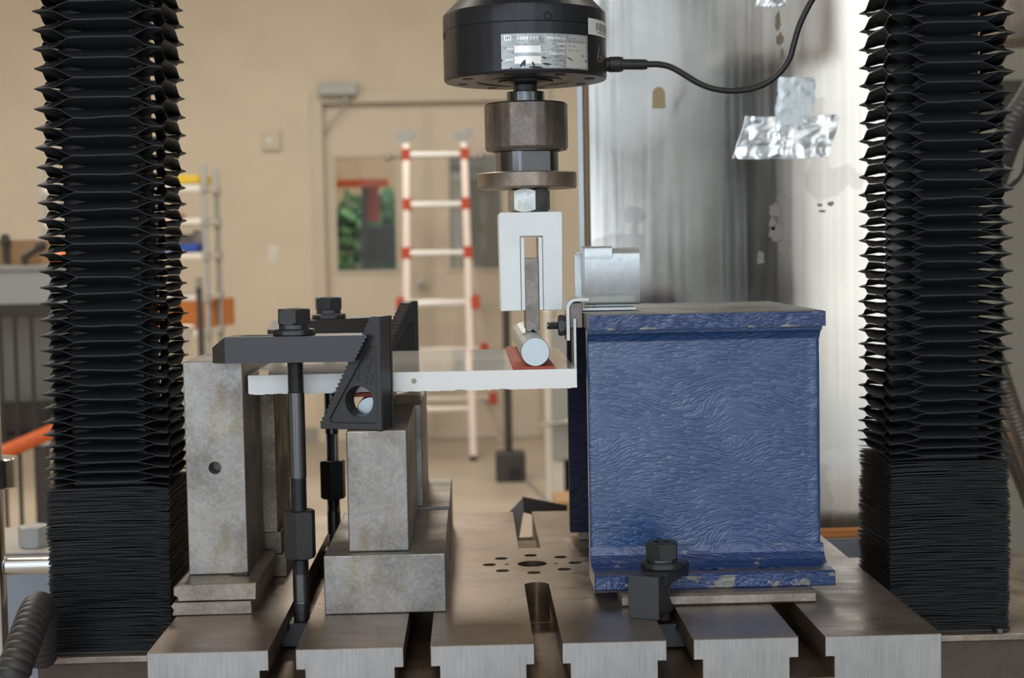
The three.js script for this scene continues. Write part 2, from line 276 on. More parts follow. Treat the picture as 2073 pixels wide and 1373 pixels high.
struct('trim_1', at(ext([[-1.10, FLOOR], [-1.02, FLOOR], [-1.02, 1.37], [0.39, 1.37], [0.39, FLOOR], [0.47, FLOOR], [0.47, 1.45], [-1.10, 1.45]], 0.10, 0.003), 0, 0, ZB - 0.075), M.frame);
{
  const o = thing('door_closer', 'grey door closer box above the left door leaf', 'door closer', [-0.91, 1.45, ZB + 0.03]);
  part(o, 'housing', bx(-0.125, 0.125, -0.035, 0.045, 0, 0.07, 0.008), M.greyBox);
  part(o, 'arm', [rod([0.04, -0.04, 0.03], [0.06, -0.075, 0.03], 0.018), bar([0.06, -0.075, 0.02], [-0.11, -0.27, -0.02], 0.012, 0.01)], M.greyBox);
}
{
  const o = thing('thermostat', 'square beige wall thermostat left of the door', 'thermostat', [-1.354, 1.135, ZB]);
  part(o, 'cover', bx(-0.058, 0.058, -0.065, 0.065, 0, 0.03, 0.006), M.frame);
  part(o, 'dial', [at(lathe([[0.0001, 0], [0.022, 0], [0.02, 0.012], [0.0001, 0.012]], 24).rotateX(Math.PI / 2), -0.012, -0.005, 0.03)], M.white);
}
{
  const o = thing('light_switch', 'small pale wall switch plate below the thermostat', 'switch', [-1.363, 0.39, ZB]);
  part(o, 'plate', bx(-0.035, 0.035, -0.06, 0.06, 0, 0.008, 0.003), M.white);
  part(o, 'rocker', bx(-0.014, 0.014, -0.03, 0.03, 0.007, 0.013, 0.002), M.white);
}
// beyond the door glass: added things standing in for reflections in its panes
struct('ground', bx(-14, 14, FLOOR - 0.35, FLOOR - 0.21, -20, 20, 0), M.concrete);
{
  const lf = new THREE.PlaneGeometry(0.09, 0.05), mk = (n, c, r, sx, sy, sz, mt = M.leaf) => { const im = new THREE.InstancedMesh(boxUV(lf.clone(), 1), mt, n), m = new THREE.Matrix4(), q = new THREE.Quaternion(), e = new THREE.Euler(), col = new THREE.Color(); for (let i = 0; i < n; i++) { const a = rr(0, 6.283), u = rr(-1, 1), k = Math.cbrt(rr(0.3, 1)) * r, h = Math.sqrt(1 - u * u); e.set(rr(0, 6), rr(0, 6), rr(0, 6)); q.setFromEuler(e); const s = rr(0.7, 1.5); m.compose(new THREE.Vector3(c[0] + sx * k * h * Math.cos(a), c[1] + sy * k * u, c[2] + sz * k * h * Math.sin(a)), q, new THREE.Vector3(s, s, s)); im.setMatrixAt(i, m); const b = rr(0.6, 1.6); im.setColorAt(i, col.setRGB(b, b * rr(0.9, 1.1), b)); } im.name = 'foliage'; im.userData.kind = 'stuff'; im.castShadow = im.receiveShadow = true; return im; };
  const added_hedge = thing('added_hedge', 'added green foliage standing in for a reflection in the left door glass', 'added_hedge', [-0.75, FLOOR - 0.2, -10.3]);
  added_hedge.add(mk(3600, [0, 0.98, 0], 1, 0.8, 0.93, 0.4));
  part(added_hedge, 'stem', rod([-0.3, 0.02, 0], [-0.25, 0.6, 0], 0.03), M.bark); part(added_hedge, 'stem', rod([0.2, 0.02, 0], [0.15, 0.6, 0], 0.03), M.bark);
  solo('added_lawn', 'added grass standing in for a reflection in the left door glass', 'added_lawn', bx(-2.6, 0.4, FLOOR - 0.2095, FLOOR - 0.19, -14, -10.75, 0), M.grass);
  const fr = thing('added_post_frame', 'added brown posts with a red beam, standing in for reflections in the left door glass', 'added frame', [-0.79, FLOOR - 0.2, -9.35]);
  part(fr, 'post', bx(-0.028, 0.005, 0, 1.9, -0.03, 0.03, 0.003), M.bark);
  part(fr, 'post', bx(0.06, 0.085, 0, 1.55, -0.03, 0.03, 0.003), M.bark);
  part(fr, 'red_beam', bx(-0.20, 0.16, 1.90, 1.955, -0.05, 0.05, 0.003), M.orangeHot);
  part(fr, 'red_panel', bx(-0.03, 0.09, 1.66, 1.90, -0.05, -0.03, 0.003), M.red);
  part(fr, 'dark_panel', bx(-0.03, 0.20, 1.38, 1.62, -0.04, -0.02, 0.003), M.dark);
  struct('added_wall_beyond', bx(-4, 3, FLOOR - 0.2, 3.2, -14.4, -14.1, 0), M.card);  // added wall, darkens what shows in the upper left pane
  solo('added_dark_board', 'added dark grey board giving the right door glass its dark tone', 'board', bx(-0.27, 0.3, FLOOR - 0.208, 1.2, -9.30, -9.25, 0.004), M.grey);
  solo('added_pale_strip', 'added narrow bluish white strip standing in for a reflection in the right door glass', 'added_strip', bx(-0.195, -0.125, FLOOR - 0.208, 0.92, -9.24, -9.22, 0.003), M.white);
  struct('added_reflection_wall', bx(2.35, 9, FLOOR - 0.2, 4.2, 11, 11.3, 0), M.plaster);  // added out of view to tone the bright reflection in the metal shield
  // trees outside the glazed wall behind the camera
  for (const [x, z, h] of [[1.45, 8.6, 1.0], [-3.4, 10.5, 1.6]]) {
    const t = thing('garden_tree', x > 0 ? 'tree outside the glazed wall, in line with the test machine' : 'tree outside the glazed wall, towards its far end', 'tree', [x, FLOOR - 0.2, z]);
    t.add(mk(6500, [0, 2.75, 0], h, 0.80, 2.2, 0.6, M.leafDark)); part(t, 'trunk', rod([0, 0.01, 0], [0, 2.2, 0], 0.07), M.bark);
  }
}
// ------------------------------------------------------------ machine frame
{
  const o = thing('press_frame', 'dark brown machine base carrying the slotted table and both black bellows', 'machine frame');
  part(o, 'casting', bx(-0.60, 0.90, FLOOR + 0.3, -0.0905, -0.79, -0.318, 0.003), M.darkBrown);
  part(o, 'base_plate', bx(-0.602, 0.90, -0.0900, -0.0815, -0.79, -0.310, 0.0015), M.shim);
  part(o, 'pedestal', bx(-0.5, 0.8, FLOOR + 0.0005, FLOOR + 0.3, -0.75, -0.4, 0.004), M.dark);
  for (const x of [0.566, -0.592]) part(o, 'bolt', at(hexNut(0.012, 0.006), x, -0.0815, -0.318), M.blackShiny);
}
for (const [x0, x1, yt, label] of [[-1.1, -0.42, -0.0795, 'blue grey beam with pale top behind the left bellows'], [0.30, 0.66, -0.0885, 'blue grey beam carrying the wooden rail behind the right bellows']]) {
  const o = thing('frame_beam', label, 'beam');
  part(o, 'beam_body', bx(x0, x1, -0.36, yt - 0.003, -1.22, -0.978, 0.004), M.beam);
  part(o, 'top_skin', bx(x0, x1, yt - 0.003, yt, -1.22, -0.9785, 0.001), M.beamTop);
  for (const x of [x0 + 0.08, x1 - 0.08]) part(o, 'leg', bx(x - 0.05, x + 0.05, FLOOR + 0.0005, -0.36, -1.2, -1.0, 0.004), M.beam);
}
// slotted table: one casting, T-slots cut along z
const SLOTS = [-0.2655, -0.1305, 0.0015, 0.1345, 0.2680];
{
  const pts = [[-0.4, -0.0808], [-0.4, 0]];
  SLOTS.forEach((c, i) => { if (i === 2) return; const a = 0.0135, b = 0.0225; pts.push([c - a, 0], [c - a, -0.0207], [c - b, -0.0207], [c - b, -0.042], [c + b, -0.042], [c + b, -0.0207], [c + a, -0.0207], [c + a, 0]); });
  pts.push([0.4, 0], [0.4, -0.0808]);
  let g = at(ext(pts, 0.792, 0.0006), 0, 0, -0.792);
  const c = SLOTS[2], cuts = [
    bx(c - 0.0145, c + 0.0145, -0.0415, 0.01, -0.276, 0.02, 0), bx(c - 0.0225, c + 0.0225, -0.042, -0.0207, -0.262, 0.02, 0), at(new THREE.CylinderGeometry(0.0145, 0.0145, 0.0515, 32), c, -0.0158, -0.276),
    bx(c - 0.0145, c + 0.0145, -0.022, 0.01, -0.82, -0.503, 0), bx(c - 0.0145, c + 0.0145, -0.2, 0.01, -0.82, -0.675, 0),
    at(new THREE.CylinderGeometry(0.0185, 0.0185, 0.06, 40), 0.001, -0.02, -0.4)];
  for (let k = 0; k < 8; k++) { const a = k * Math.PI / 4; cuts.push(at(new THREE.CylinderGeometry(0.0085, 0.0085, 0.06, 28), 0.001 + 0.054 * Math.cos(a), -0.02, -0.4 + 0.054 * Math.sin(a))); }
  for (const [x, z] of [[-0.031, -0.4], [0.031, -0.397]]) cuts.push(at(new THREE.CylinderGeometry(0.003, 0.003, 0.04, 16), x, -0.01, z));
  g = csg(g, SUBTRACTION, ...cuts);
  // the milled front face is a part of its own: it is brushed upright where the top is scratched
  g = g.index ? g.toNonIndexed() : g; const P = g.attributes.position.array, N = g.attributes.normal.array, lists = [[[], []], [[], []], [[], []]];
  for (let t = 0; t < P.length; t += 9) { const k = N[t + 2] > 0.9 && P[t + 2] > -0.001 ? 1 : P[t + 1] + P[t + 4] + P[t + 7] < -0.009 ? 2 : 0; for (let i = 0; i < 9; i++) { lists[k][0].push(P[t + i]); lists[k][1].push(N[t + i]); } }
  const [body, front, lining] = lists.map(l => { const q = new THREE.BufferGeometry(); q.setAttribute('position', new THREE.Float32BufferAttribute(l[0], 3)); q.setAttribute('normal', new THREE.Float32BufferAttribute(l[1], 3)); return q; });
  const o = thing('machine_table', 'scratched steel machine table with five T-slots and a ring of holes', 'machine table');
  part(o, 'body', body, M.table); part(o, 'milled_front', front, M.milled); part(o, 'slot_walls', lining, M.slot).userData.label = 'dark brown slot walls';  // faces below the table top take a darker brown
}
{
  const o = thing('slot_frame', 'small grey bent metal frame behind the open end of the middle table slot', 'metal frame');
  part(o, 'side_plate', ext([[-0.016, -0.014], [0.005, 0.0075], [0.0065, -0.013], [-0.0015, -0.056], [-0.010, -0.058]], 0.006, 0.0008), M.greyBox, [0, 0, -0.885]);
  part(o, 'back_plate', ext([[0.003, -0.017], [0.004, 0.0075], [0.075, -0.008], [0.075, -0.030], [0.03, -0.024]], 0.004, 0.0006), M.post, [0, 0, -0.892]);
  part(o, 'lower_strip', ext([[-0.008, -0.0620], [0.060, -0.0620], [0.060, -0.0530], [-0.004, -0.0560]], 0.004, 0.0006), M.greyBox, [0, 0, -0.883]);
  part(o, 'support_leg', bx(0.040, 0.060, FLOOR + 0.0005, -0.02, -0.900, -0.893, 0.001), M.post);
}
// ------------------------------------------------------------ bellows
function sheetGeo(N, U, outer, h, half, inner, ox, thick, jit) {
  // a square folded sheet: height h(s, u) along the sides, s from -1 to 1, u from the inner to the outer edge
  const P = [], per = 4 * N, col = 2 * (U + 1);
  for (let k = 0; k < per; k++) {
    const side = Math.floor(k / N), s = (k % N) / N * 2 - 1, sp = Math.abs(s) > 0.9999 ? 1 + outer : 1 + outer * Math.pow(Math.abs(s), 12) * 0.5;
    for (let u = 0; u <= U; u++) {
      const t = u / U, r = (inner + (half - inner) * t) * (t > 0.99 ? sp : 1) * (1 + jit * (vn(k / per, 0.5, 9, 1, 77) - 0.5) * t);
      let x = s * r, z = r; for (let q = 0; q < side; q++) [x, z] = [z, -x];
      const y = h(s, t, side);
      P.push([x + ox, y + thick / 2, z], [x + ox, y - thick / 2, z]);
    }
  }
  const pos = [], quad = (a, b, c, d) => { for (const i of [a, b, c, a, c, d]) pos.push(...P[i]); };
  for (let k = 0; k < per; k++) {
    const a = k * col, b = ((k + 1) % per) * col;
    for (let u = 0; u < U; u++) { quad(a + 2 * u, a + 2 * u + 2, b + 2 * u + 2, b + 2 * u); quad(a + 2 * u + 1, b + 2 * u + 1, b + 2 * u + 3, a + 2 * u + 3); }
    quad(a + 2 * U, a + 2 * U + 1, b + 2 * U + 1, b + 2 * U); quad(a + 1, a, b, b + 1);
  }
  const g = new THREE.BufferGeometry(); g.setAttribute('position', new THREE.Float32BufferAttribute(pos, 3));
  return toCreasedNormals(g, 0.8);
}
function bellows(name, label, cx, joints, stackTop, lean) {
  const o = thing(name, label, 'bellows', [cx, 0, -0.395]), half = 0.0722, inner = 0.046;
  const J = joints, n = J.length;
  for (let j = 0; j < n; j++) {
    const up = j ? (J[j] + J[j - 1]) / 2 : J[j] + 0.011, dn = j < n - 1 ? (J[j] + J[j + 1]) / 2 : (J[j] + stackTop) / 2, wob = rr(-0.05, 0.05), w2 = rr(-0.04, 0.04), ph = rr(0, 1), a1 = rr(0.42, 0.52), a2 = rr(0.78, 0.88);
    for (const [to, e] of [[up, 0.00045], [dn, -0.00045]]) {
      const h = (s, t, side) => {
        const q = Math.abs(s + 0.04 * (side % 2 ? 1 : -1)), f = 1 - step(a1 + wob * (side % 2), a2 + w2, q), fi = 1 - step(0.60, 0.95, q);
        const m = J[j] + e + 0.0022 * (vn((s + 1) / 2 + side, ph, 5, 1, j + 3) - 0.5), c = to - e * 0.8;
        const out = m * f + c * (1 - f), inn = c * fi + m * (1 - fi), p = 1.7;
        return inn + (out - inn) * Math.pow(t, p * (1 - fi) + 1.15 * fi) - 0.0015 * Math.pow(Math.abs(s), 8) * t;
      };
      part(o, 'pleat', sheetGeo(20, 4, 0.04, h, half * rr(0.985, 1.01), inner, lean * J[j], 0.0006, 0.02), M.bellows);
    }
  }
  const stack = [], y0 = -0.0785, N = Math.round((stackTop - y0) / 0.00122);
  let drift = 0;
  for (let k = 0; k < N; k++) {
    drift = drift * 0.9 + rr(-0.006, 0.006); const y = y0 + (k + 0.5) * (stackTop - y0) / N, am = rr(0.0004, 0.0011), sl = rr(-0.0008, 0.0008), ph = rr(0, 1);
    const h = (s, t, side) => y + t * (am * (vn((s + 1) / 2 + side * 0.37 + ph, 0.5, 3, 1, k % 9) - 0.5) * 2 + sl * s) - 0.0012 * t * step(0.5, 1, Math.abs(s));
    stack.push(sheetGeo(7, 1, 0.02, h, half * (1 + drift + rr(-0.012, 0.012)), inner, lean * y, 0.0006, 0.05));
  }
  const st = part(o, 'compressed_pleats', stack, M.pleatEdge); st.userData.kind = 'stuff';
  part(o, 'end_plate', bx(-0.074, 0.074, -0.0812, -0.0785, -0.074, 0.074, 0.0008), M.dark);
  part(o, 'blocking_sleeve', bx(-0.0455, 0.0455, stackTop - 0.02, 0.741, -0.0455, 0.0455, 0.002), M.bellows);  // added to block the bright background from showing between the pleats
  part(o, 'column', cyl(0.034, -0.0785, 0.741, 40, 0.001), M.blackShiny);
  return o;
}
bellows('column_bellows', 'black pleated bellows left of the slotted table', -0.5115,
  [0.7345, 0.719, 0.699, 0.6774, 0.6555, 0.6324, 0.6098, 0.5855, 0.5618, 0.5397, 0.5165, 0.4943, 0.4739, 0.4529, 0.4319, 0.4126, 0.3921, 0.3722, 0.3534, 0.3334, 0.3146, 0.2963, 0.2792, 0.2615, 0.2443, 0.2266, 0.2100, 0.1942, 0.1793, 0.1649, 0.1512, 0.1387, 0.1275], 0.1205, 0.012);
bellows('column_bellows', 'black pleated bellows right of the blue steel stand', 0.5075,
  [0.750, 0.727, 0.704, 0.681, 0.6575, 0.6341, 0.6113, 0.5872, 0.5637, 0.5402, 0.5166, 0.4942, 0.4705, 0.4486, 0.4279, 0.4101, 0.3911, 0.3715, 0.3506, 0.3316, 0.3119, 0.2940, 0.2760, 0.2580, 0.2401, 0.2221, 0.2040, 0.1890, 0.1740, 0.1589, 0.1468, 0.1355], 0.1295, 0.008);
{
  const o = thing('crosshead', 'brownish crosshead plate at the top edge, above both bellows', 'crosshead');
  part(o, 'left_plate', bx(-0.64, -0.405, 0.742, 0.757, -0.50, -0.33, 0.002), M.disc);
  part(o, 'right_plate', bx(0.425, 0.66, 0.757, 0.772, -0.50, -0.33, 0.002), M.disc);
  part(o, 'cross_beam', bx(-0.66, 0.68, 1.06, 1.24, -0.52, -0.28, 0.004), M.beam);
  part(o, 'hanger', bx(-0.638, -0.60, 0.756, 1.065, -0.49, -0.34, 0.002), M.disc);
  part(o, 'hanger', bx(0.62, 0.658, 0.771, 1.065, -0.49, -0.34, 0.002), M.disc);
  part(o, 'mounting_flange', at(cyl(0.052, 0.7255, 1.065, 48, 0.002), 0.0022, 0, -0.37), M.black);
}
// ------------------------------------------------------------ load train, from the crosshead down
const LX = 0.0024, LZ = -0.37;
{
  const o = thing('load_cell', 'black cylindrical load cell with a silver label and a barcode', 'load cell', [LX, 0, LZ]);
  let g = lathe([[0.00001, 0.725], [0.055, 0.725], [0.0755, 0.704], [0.0985, 0.6805], [0.0992, 0.6775], [0.0992, 0.6606], [0.0986, 0.6600], [0.0992, 0.6594], [0.0992, 0.6035], [0.0975, 0.6005], [0.060, 0.6005], [0.058, 0.602], [0.046, 0.602], [0.044, 0.6005], [0.034, 0.6005], [0.034, 0.5985], [0.020, 0.5975], [0.0135, 0.5965], [0.00001, 0.5965]], 96, 0.4);
  part(o, 'body', g, M.cell);
  const hs = []; for (let k = 0; k < 8; k++) { const a = 0.28 + k * Math.PI / 4; hs.push(at(lathe([[0.0064, 0.6004], [0.0064, 0.6000], [0.0045, 0.6000], [0.0045, 0.6004]], 20), 0.080 * Math.cos(a), 0, 0.080 * Math.sin(a)), at(new THREE.CylinderGeometry(0.0046, 0.0046, 0.0006, 20), 0.080 * Math.cos(a), 0.6002, 0.080 * Math.sin(a))); }
  part(o, 'bolt_holes', hs, M.hole);
  for (const [a, y] of [[0.24, 0.6655], [-1.38, 0.655]]) part(o, 'set_screw', at(lathe([[0.0001, -0.0006], [0.0028, -0.0006], [0.0028, 0.0006], [0.0048, 0.0006], [0.0052, 0]], 20).rotateX(Math.PI / 2), 0, 0, 0), M.hole, [0.0991 * Math.sin(a), y, 0.0991 * Math.cos(a)], [0, a, 0]);
  const patch = (a0, a1, y0, y1, mat, r) => { const g = new THREE.CylinderGeometry(r, r, y1 - y0, 40, 1, true, a0, a1 - a0); g.userData.keep = true; return mesh('label', g, mat, [0, (y0 + y1) / 2, 0]); };
  const canvas = (w, h, f) => { const c = document.createElement('canvas'); c.width = w; c.height = h; f(c.getContext('2d')); const t = new THREE.CanvasTexture(c); t.colorSpace = THREE.SRGBColorSpace; return t; };
  const lab = canvas(832, 304, x => {
    x.fillStyle = '#b2b7b9'; x.fillRect(0, 0, 832, 304);
    for (let i = 0; i < 900; i++) { x.fillStyle = rnd() < 0.5 ? 'rgba(225,235,238,0.10)' : 'rgba(60,62,66,0.10)'; x.fillRect(rr(0, 832), rr(0, 304), rr(6, 60), rr(4, 26)); }
    x.fillStyle = '#f4f6f4'; x.fillRect(28, 14, 62, 44); x.fillStyle = '#5e6468'; x.fillRect(40, 22, 8, 26); x.fillRect(55, 22, 8, 26); x.fillRect(70, 22, 8, 26);
    x.fillStyle = '#ffffff'; x.font = 'bold 44px sans-serif'; x.fillText('Load Cell', 138, 54);
    x.font = 'bold 32px sans-serif'; x.fillText('This End Up', 404, 50);
    x.font = 'bold 28px sans-serif'; x.fillText('Part', 50, 142); x.fillText('Serial', 32, 234); x.fillText('Rated', 500, 98); x.fillText('Load', 510, 134); x.fillText('Calibration', 424, 186);
    x.fillStyle = '#fbfbf8'; x.fillRect(116, 106, 232, 62); x.fillRect(116, 198, 232, 66); x.fillStyle = '#d9d9d3'; x.fillRect(584, 74, 228, 220);
    x.fillStyle = '#ecefef'; x.fillRect(350, 160, 232, 4);
    x.fillStyle = '#777a78'; x.font = '26px monospace'; x.fillText('30 kN', 604, 112); x.fillText('6743 lbf', 604, 150);
    x.fillStyle = '#e6ecee'; for (let i = 0; i < 11; i++) { x.fillRect(608 + i * 19, 28, 4, 34); x.fillRect(604 + i * 19, 18, 12, 8); }
    x.fillStyle = '#2a2928'; const blob = (a, b, w, h, r) => { x.save(); x.translate(a, b); x.rotate(r); x.beginPath(); x.ellipse(0, 0, w, h, 0, 0, 7); x.fill(); x.restore(); };
    blob(188, 262, 40, 12, -0.9); blob(205, 268, 8, 26, 0.2); blob(280, 268, 9, 22, -0.4); blob(300, 296, 60, 9, 0.05); blob(400, 268, 40, 9, 0.1); blob(375, 212, 18, 7, 0.4); blob(622, 218, 38, 5, 0.45); blob(768, 184, 12, 5, 1.1); blob(804, 226, 12, 6, 1.1); blob(84, 302, 10, 7, 0); blob(4, 230, 8, 10, 0);
  });
  const LM = new THREE.MeshStandardMaterial({ map: lab, metalness: 0.3, roughness: 0.3 });
  const lp = patch(-0.315, 0.80, 0.6052, 0.6452, LM, 0.0996); lp.name = 'label_plate'; lp.userData.label = 'silver printed label'; o.children[0].add(lp);
  const bar2 = canvas(256, 128, x => { x.fillStyle = '#e9e9ea'; x.fillRect(0, 0, 256, 128); x.fillStyle = '#222'; let p = 70; while (p < 230) { const w = rr(2, 7); x.fillRect(p, 26, w, 62); p += w + rr(2, 7); } x.fillStyle = '#444'; for (let i = 0; i < 10; i++) x.fillRect(90 + i * 12, 96, 7, 12); });
  const bl = patch(0.815, 1.44, 0.6475, 0.6665, new THREE.MeshStandardMaterial({ map: bar2, roughness: 0.55 }), 0.0996); bl.name = 'barcode_sticker'; bl.userData.label = 'white barcode sticker'; o.children[0].add(bl);
  // hand-scratched figure beside the label
  const six = []; for (let i = 0; i <= 26; i++) { const t = i / 26, a = t < 0.45 ? [0.004 * (1 - t / 0.45) ** 2 - 0.0036, 0.0105 - 0.0165 * t / 0.45] : [0.0036 * -Math.cos((t - 0.45) / 0.55 * 5.4), -0.006 - 0.0036 * Math.sin((t - 0.45) / 0.55 * 5.4)], th = 1.08 + a[0] / 0.0992 * 1.6; six.push([0.0994 * Math.sin(th), 0.626 + a[1] * 0.9, 0.0994 * Math.cos(th)]); }
  part(o, 'scratched_mark', tube(six, 0.00028, 60, 5), M.grey);
}
{
  const o = thing('sensor_cable', 'black cable plugged into the side of the load cell, looping up right', 'cable', [0, 0, LZ]);
  part(o, 'connector', at(lathe([[0.00001, 0], [0.0085, 0], [0.0085, 0.003], [0.0095, 0.004], [0.0095, 0.017], [0.0088, 0.018], [0.0088, 0.0205], [0.00001, 0.0205]], 32).rotateZ(-Math.PI / 2), 0.1013, 0.6195, 0), M.blackPlastic);
  part(o, 'strain_relief', at(lathe([[0.00001, 0], [0.0064, 0], [0.0064, 0.026], [0.0058, 0.030], [0.00001, 0.030]], 32).rotateZ(-Math.PI / 2 - 0.02), 0.1215, 0.6194, 0), M.blackPlastic);
  part(o, 'cord', tube([[0.148, 0.6189, 0], [0.165, 0.6188, 0], [0.180, 0.6155, 0], [0.196, 0.6065, 0], [0.212, 0.5965, 0], [0.230, 0.5890, 0], [0.250, 0.5855, 0], [0.268, 0.5855, 0], [0.286, 0.5890, 0], [0.302, 0.5965, 0], [0.316, 0.6085, 0], [0.3265, 0.624, 0], [0.332, 0.642, 0], [0.339, 0.664, 0], [0.351, 0.688, 0], [0.364, 0.712, 0], [0.372, 0.80, 0], [0.365, 0.95, 0], [0.35, 1.055, 0.02]], 0.0039, 160, 14), M.blackPlastic);
}
{
  const o = thing('adapter_stud', 'short black threaded adapter between load cell and brown collar', 'adapter', [LX, 0, LZ]);
  part(o, 'neck', cyl(0.0145, 0.5870, 0.5964, 40, 0.0005), M.black);
  const hx = hexNut(0.0445, 0.0135); hx.rotateY(0.25); part(o, 'lock_nut', lathe([[0.0001, 0.5735], [0.0225, 0.5735], [0.0232, 0.5745], [0.0232, 0.5865], [0.0225, 0.5875], [0.0001, 0.5875]], 48), M.blackShiny);
}
{
  const o = thing('coupling_collar', 'thick brownish steel collar below the load cell', 'collar', [LX, 0, LZ]);
  part(o, 'sleeve', lathe([[0.0001, 0.5735], [0.0485, 0.5735], [0.0508, 0.5715], [0.0508, 0.5200], [0.0490, 0.5165], [0.042, 0.5165], [0.042, 0.5150], [0.0001, 0.5150]], 80, 0.4), M.brown);
}
{
  const o = thing('jam_nut', 'shiny black round jam nut between brown collar and flat disc', 'jam nut', [LX, 0, LZ]);
  const pts = []; for (let i = 0; i < 64; i++) { const a = i / 64 * Math.PI * 2; let r = 0.0388; const d = Math.abs(Math.atan2(Math.sin(a + 1.274), Math.cos(a + 1.274))); if (d < 0.5) r = Math.min(r, 0.0388 * Math.cos(0.5) / Math.cos(d)); pts.push([r * Math.cos(a), r * Math.sin(a)]); }
  const g = ext(pts, 0.0256, 0.0008).rotateX(-Math.PI / 2); part(o, 'ring', toCreasedNormals(at(g, 0, 0.4893, 0), 0.3), M.blackShiny);
}
{
  const o = thing('loading_disc', 'flat rusty brown steel disc above the hex nut', 'disc', [LX, 0, LZ]);
  part(o, 'plate', lathe([[0.0001, 0.4893], [0.0596, 0.4893], [0.0607, 0.4880], [0.0607, 0.4718], [0.0594, 0.4700], [0.0001, 0.4700]], 80, 0.4), M.disc);
}
{
  const o = thing('hex_nut', 'grey zinc hex nut on top of the pale clevis block', 'nut', [LX + 0.0015, 0, LZ]);
  const g = hexNut(0.0455, 0.0285); g.rotateY(0.80); part(o, 'body', at(g, 0, 0.4413, 0), M.nutZinc);
}
const CX = 0.0042;
solo('clevis_block', 'pale silver forked clevis block with a tall slot', 'clevis',
  ext([[-0.0377, 0.322], [-0.0128, 0.322], [-0.0128, 0.4118], [0.0142, 0.4118], [0.0142, 0.322], [0.0372, 0.322], [0.0374, 0.323], [0.0386, 0.4385], [0.0362, 0.4410], [-0.0365, 0.4410], [-0.0386, 0.4385]], 0.070, 0.0007), M.clevis, [CX, 0, LZ - 0.035]);
solo('shim_strip', 'thin pale shim strip left of the blade in the clevis slot', 'shim', bx(-0.0123, -0.0078, 0.3226, 0.4105, -0.034, 0.034, 0.0005), M.clevis, [CX, 0, LZ]);
solo('shim_strip', 'thin pale shim strip right of the blade in the clevis slot', 'shim', bx(0.0091, 0.0137, 0.3226, 0.4105, -0.034, 0.034, 0.0005), M.clevis, [CX, 0, LZ]);
solo('loading_knife', 'dark grey steel blade hanging in the clevis slot above the round bar', 'blade',
  ext([[-0.0059, 0.2966], [-0.0020, 0.2966], [0.0006, 0.2992], [0.0032, 0.2966], [0.0066, 0.2966], [0.0086, 0.2990], [0.0086, 0.3854], [-0.0077, 0.3854], [-0.0077, 0.2986]], 0.068, 0.0005), M.blade, [CX, 0, LZ - 0.034]);
// ------------------------------------------------------------ specimen slab and its rollers
const ZS = -0.211, ZE = -0.588;
{
  const o = thing('marble_slab', 'white stone slab with polished top spanning to the blue stand', 'slab');
  const n = 60, pts = []; // ragged lower edge
  let g = new THREE.BoxGeometry(0.3708, 0.0219, 0.377, 90, 4, 40); const p = g.attributes.position;
  for (let i = 0; i < p.count; i++) { const x = p.getX(i), y = p.getY(i), z = p.getZ(i), lo = y < -0.0095, ed = Math.abs(z) > 0.1884 || Math.abs(x) > 0.1853; if (lo && ed) { const k = vn((x + 0.2) / 0.4, (z + 0.2) / 0.4, 88, 60, 3); p.setY(i, y + 0.0016 * Math.pow(k, 2)); p.setZ(i, z * (1 - 0.004 * k)); } }
  g.computeVertexNormals(); part(o, 'body', at(g, -0.1366, 0.24885, (ZS + ZE) / 2), M.marble);
  part(o, 'polished_face', bx(-0.3218, 0.0486, 0.2597, 0.2603, ZE + 0.0002, ZS - 0.0002, 0.0002), M.polish);
  part(o, 'plug', at(lathe([[0.0001, 0], [0.0030, 0], [0.0030, 0.0006], [0.0001, 0.0006]], 24).rotateX(Math.PI / 2), -0.1354, 0.2500, ZS), std({ color: [0.42, 0.41, 0.28], roughness: 0.6 }));
}
solo('rubber_strip', 'red rubber strip lying on the white slab under the round bar', 'rubber strip', bx(-0.0232, 0.0242, 0.2604, 0.2637, -0.585, ZS - 0.0005, 0.0005), M.rubber, [0, 0, 0], [0, 0, 0]);
solo('round_bar', 'bright brushed round bar lying on the red rubber strip', 'round bar', cyl(0.0163, 0, 0.385, 56, 0.0006).rotateX(-Math.PI / 2), M.bright, [0.0022, 0.2801, ZS]);
solo('rubber_strip', 'red rubber strip under the slab, glimpsed through the wedge hole', 'rubber strip', bx(-0.205, -0.165, 0.2333, 0.2376, -0.585, ZS - 0.0005, 0.0005), M.rubber);
solo('round_bar', 'round bar supporting the slab from below, behind the toothed wedge', 'round bar', cyl(0.0162, 0, 0.385, 56, 0.0006).rotateX(-Math.PI / 2), M.bright, [-0.1848, 0.2168, ZS]);
// ------------------------------------------------------------ support blocks
solo('riser_block', 'broad low grey steel block lying in front on the table', 'steel block', bx(-0.2362, -0.1030, 0.0002, 0.0652, -0.437, -0.148, 0.0014), M.steel);
solo('riser_block', 'low grey steel block behind the broad front one', 'steel block', bx(-0.2320, -0.1020, 0.0002, 0.0680, -0.690, -0.447, 0.0014), M.steel);
solo('support_block', 'upright grey steel block on the low block, carrying the toothed wedge', 'steel block', bx(-0.2097, -0.1427, 0.0654, 0.2004, -0.440, -0.164, 0.0022), M.steel);
solo('support_block', 'upright steel block behind the one that carries the front wedge', 'steel block', bx(-0.2060, -0.1360, 0.0682, 0.2004, -0.690, -0.448, 0.0014), M.steel);
{
  const g = csg(bx(-0.3945, -0.3276, 0.0348, 0.2770, -0.345, -0.210, 0.0016), SUBTRACTION, at(new THREE.CylinderGeometry(0.0072, 0.0072, 0.06, 32).rotateX(Math.PI / 2), -0.3618, 0.1565, -0.21));
  solo('tall_block', 'tall grey steel block with a round hole, at the left end of the slab', 'steel block', g, M.steel);
}
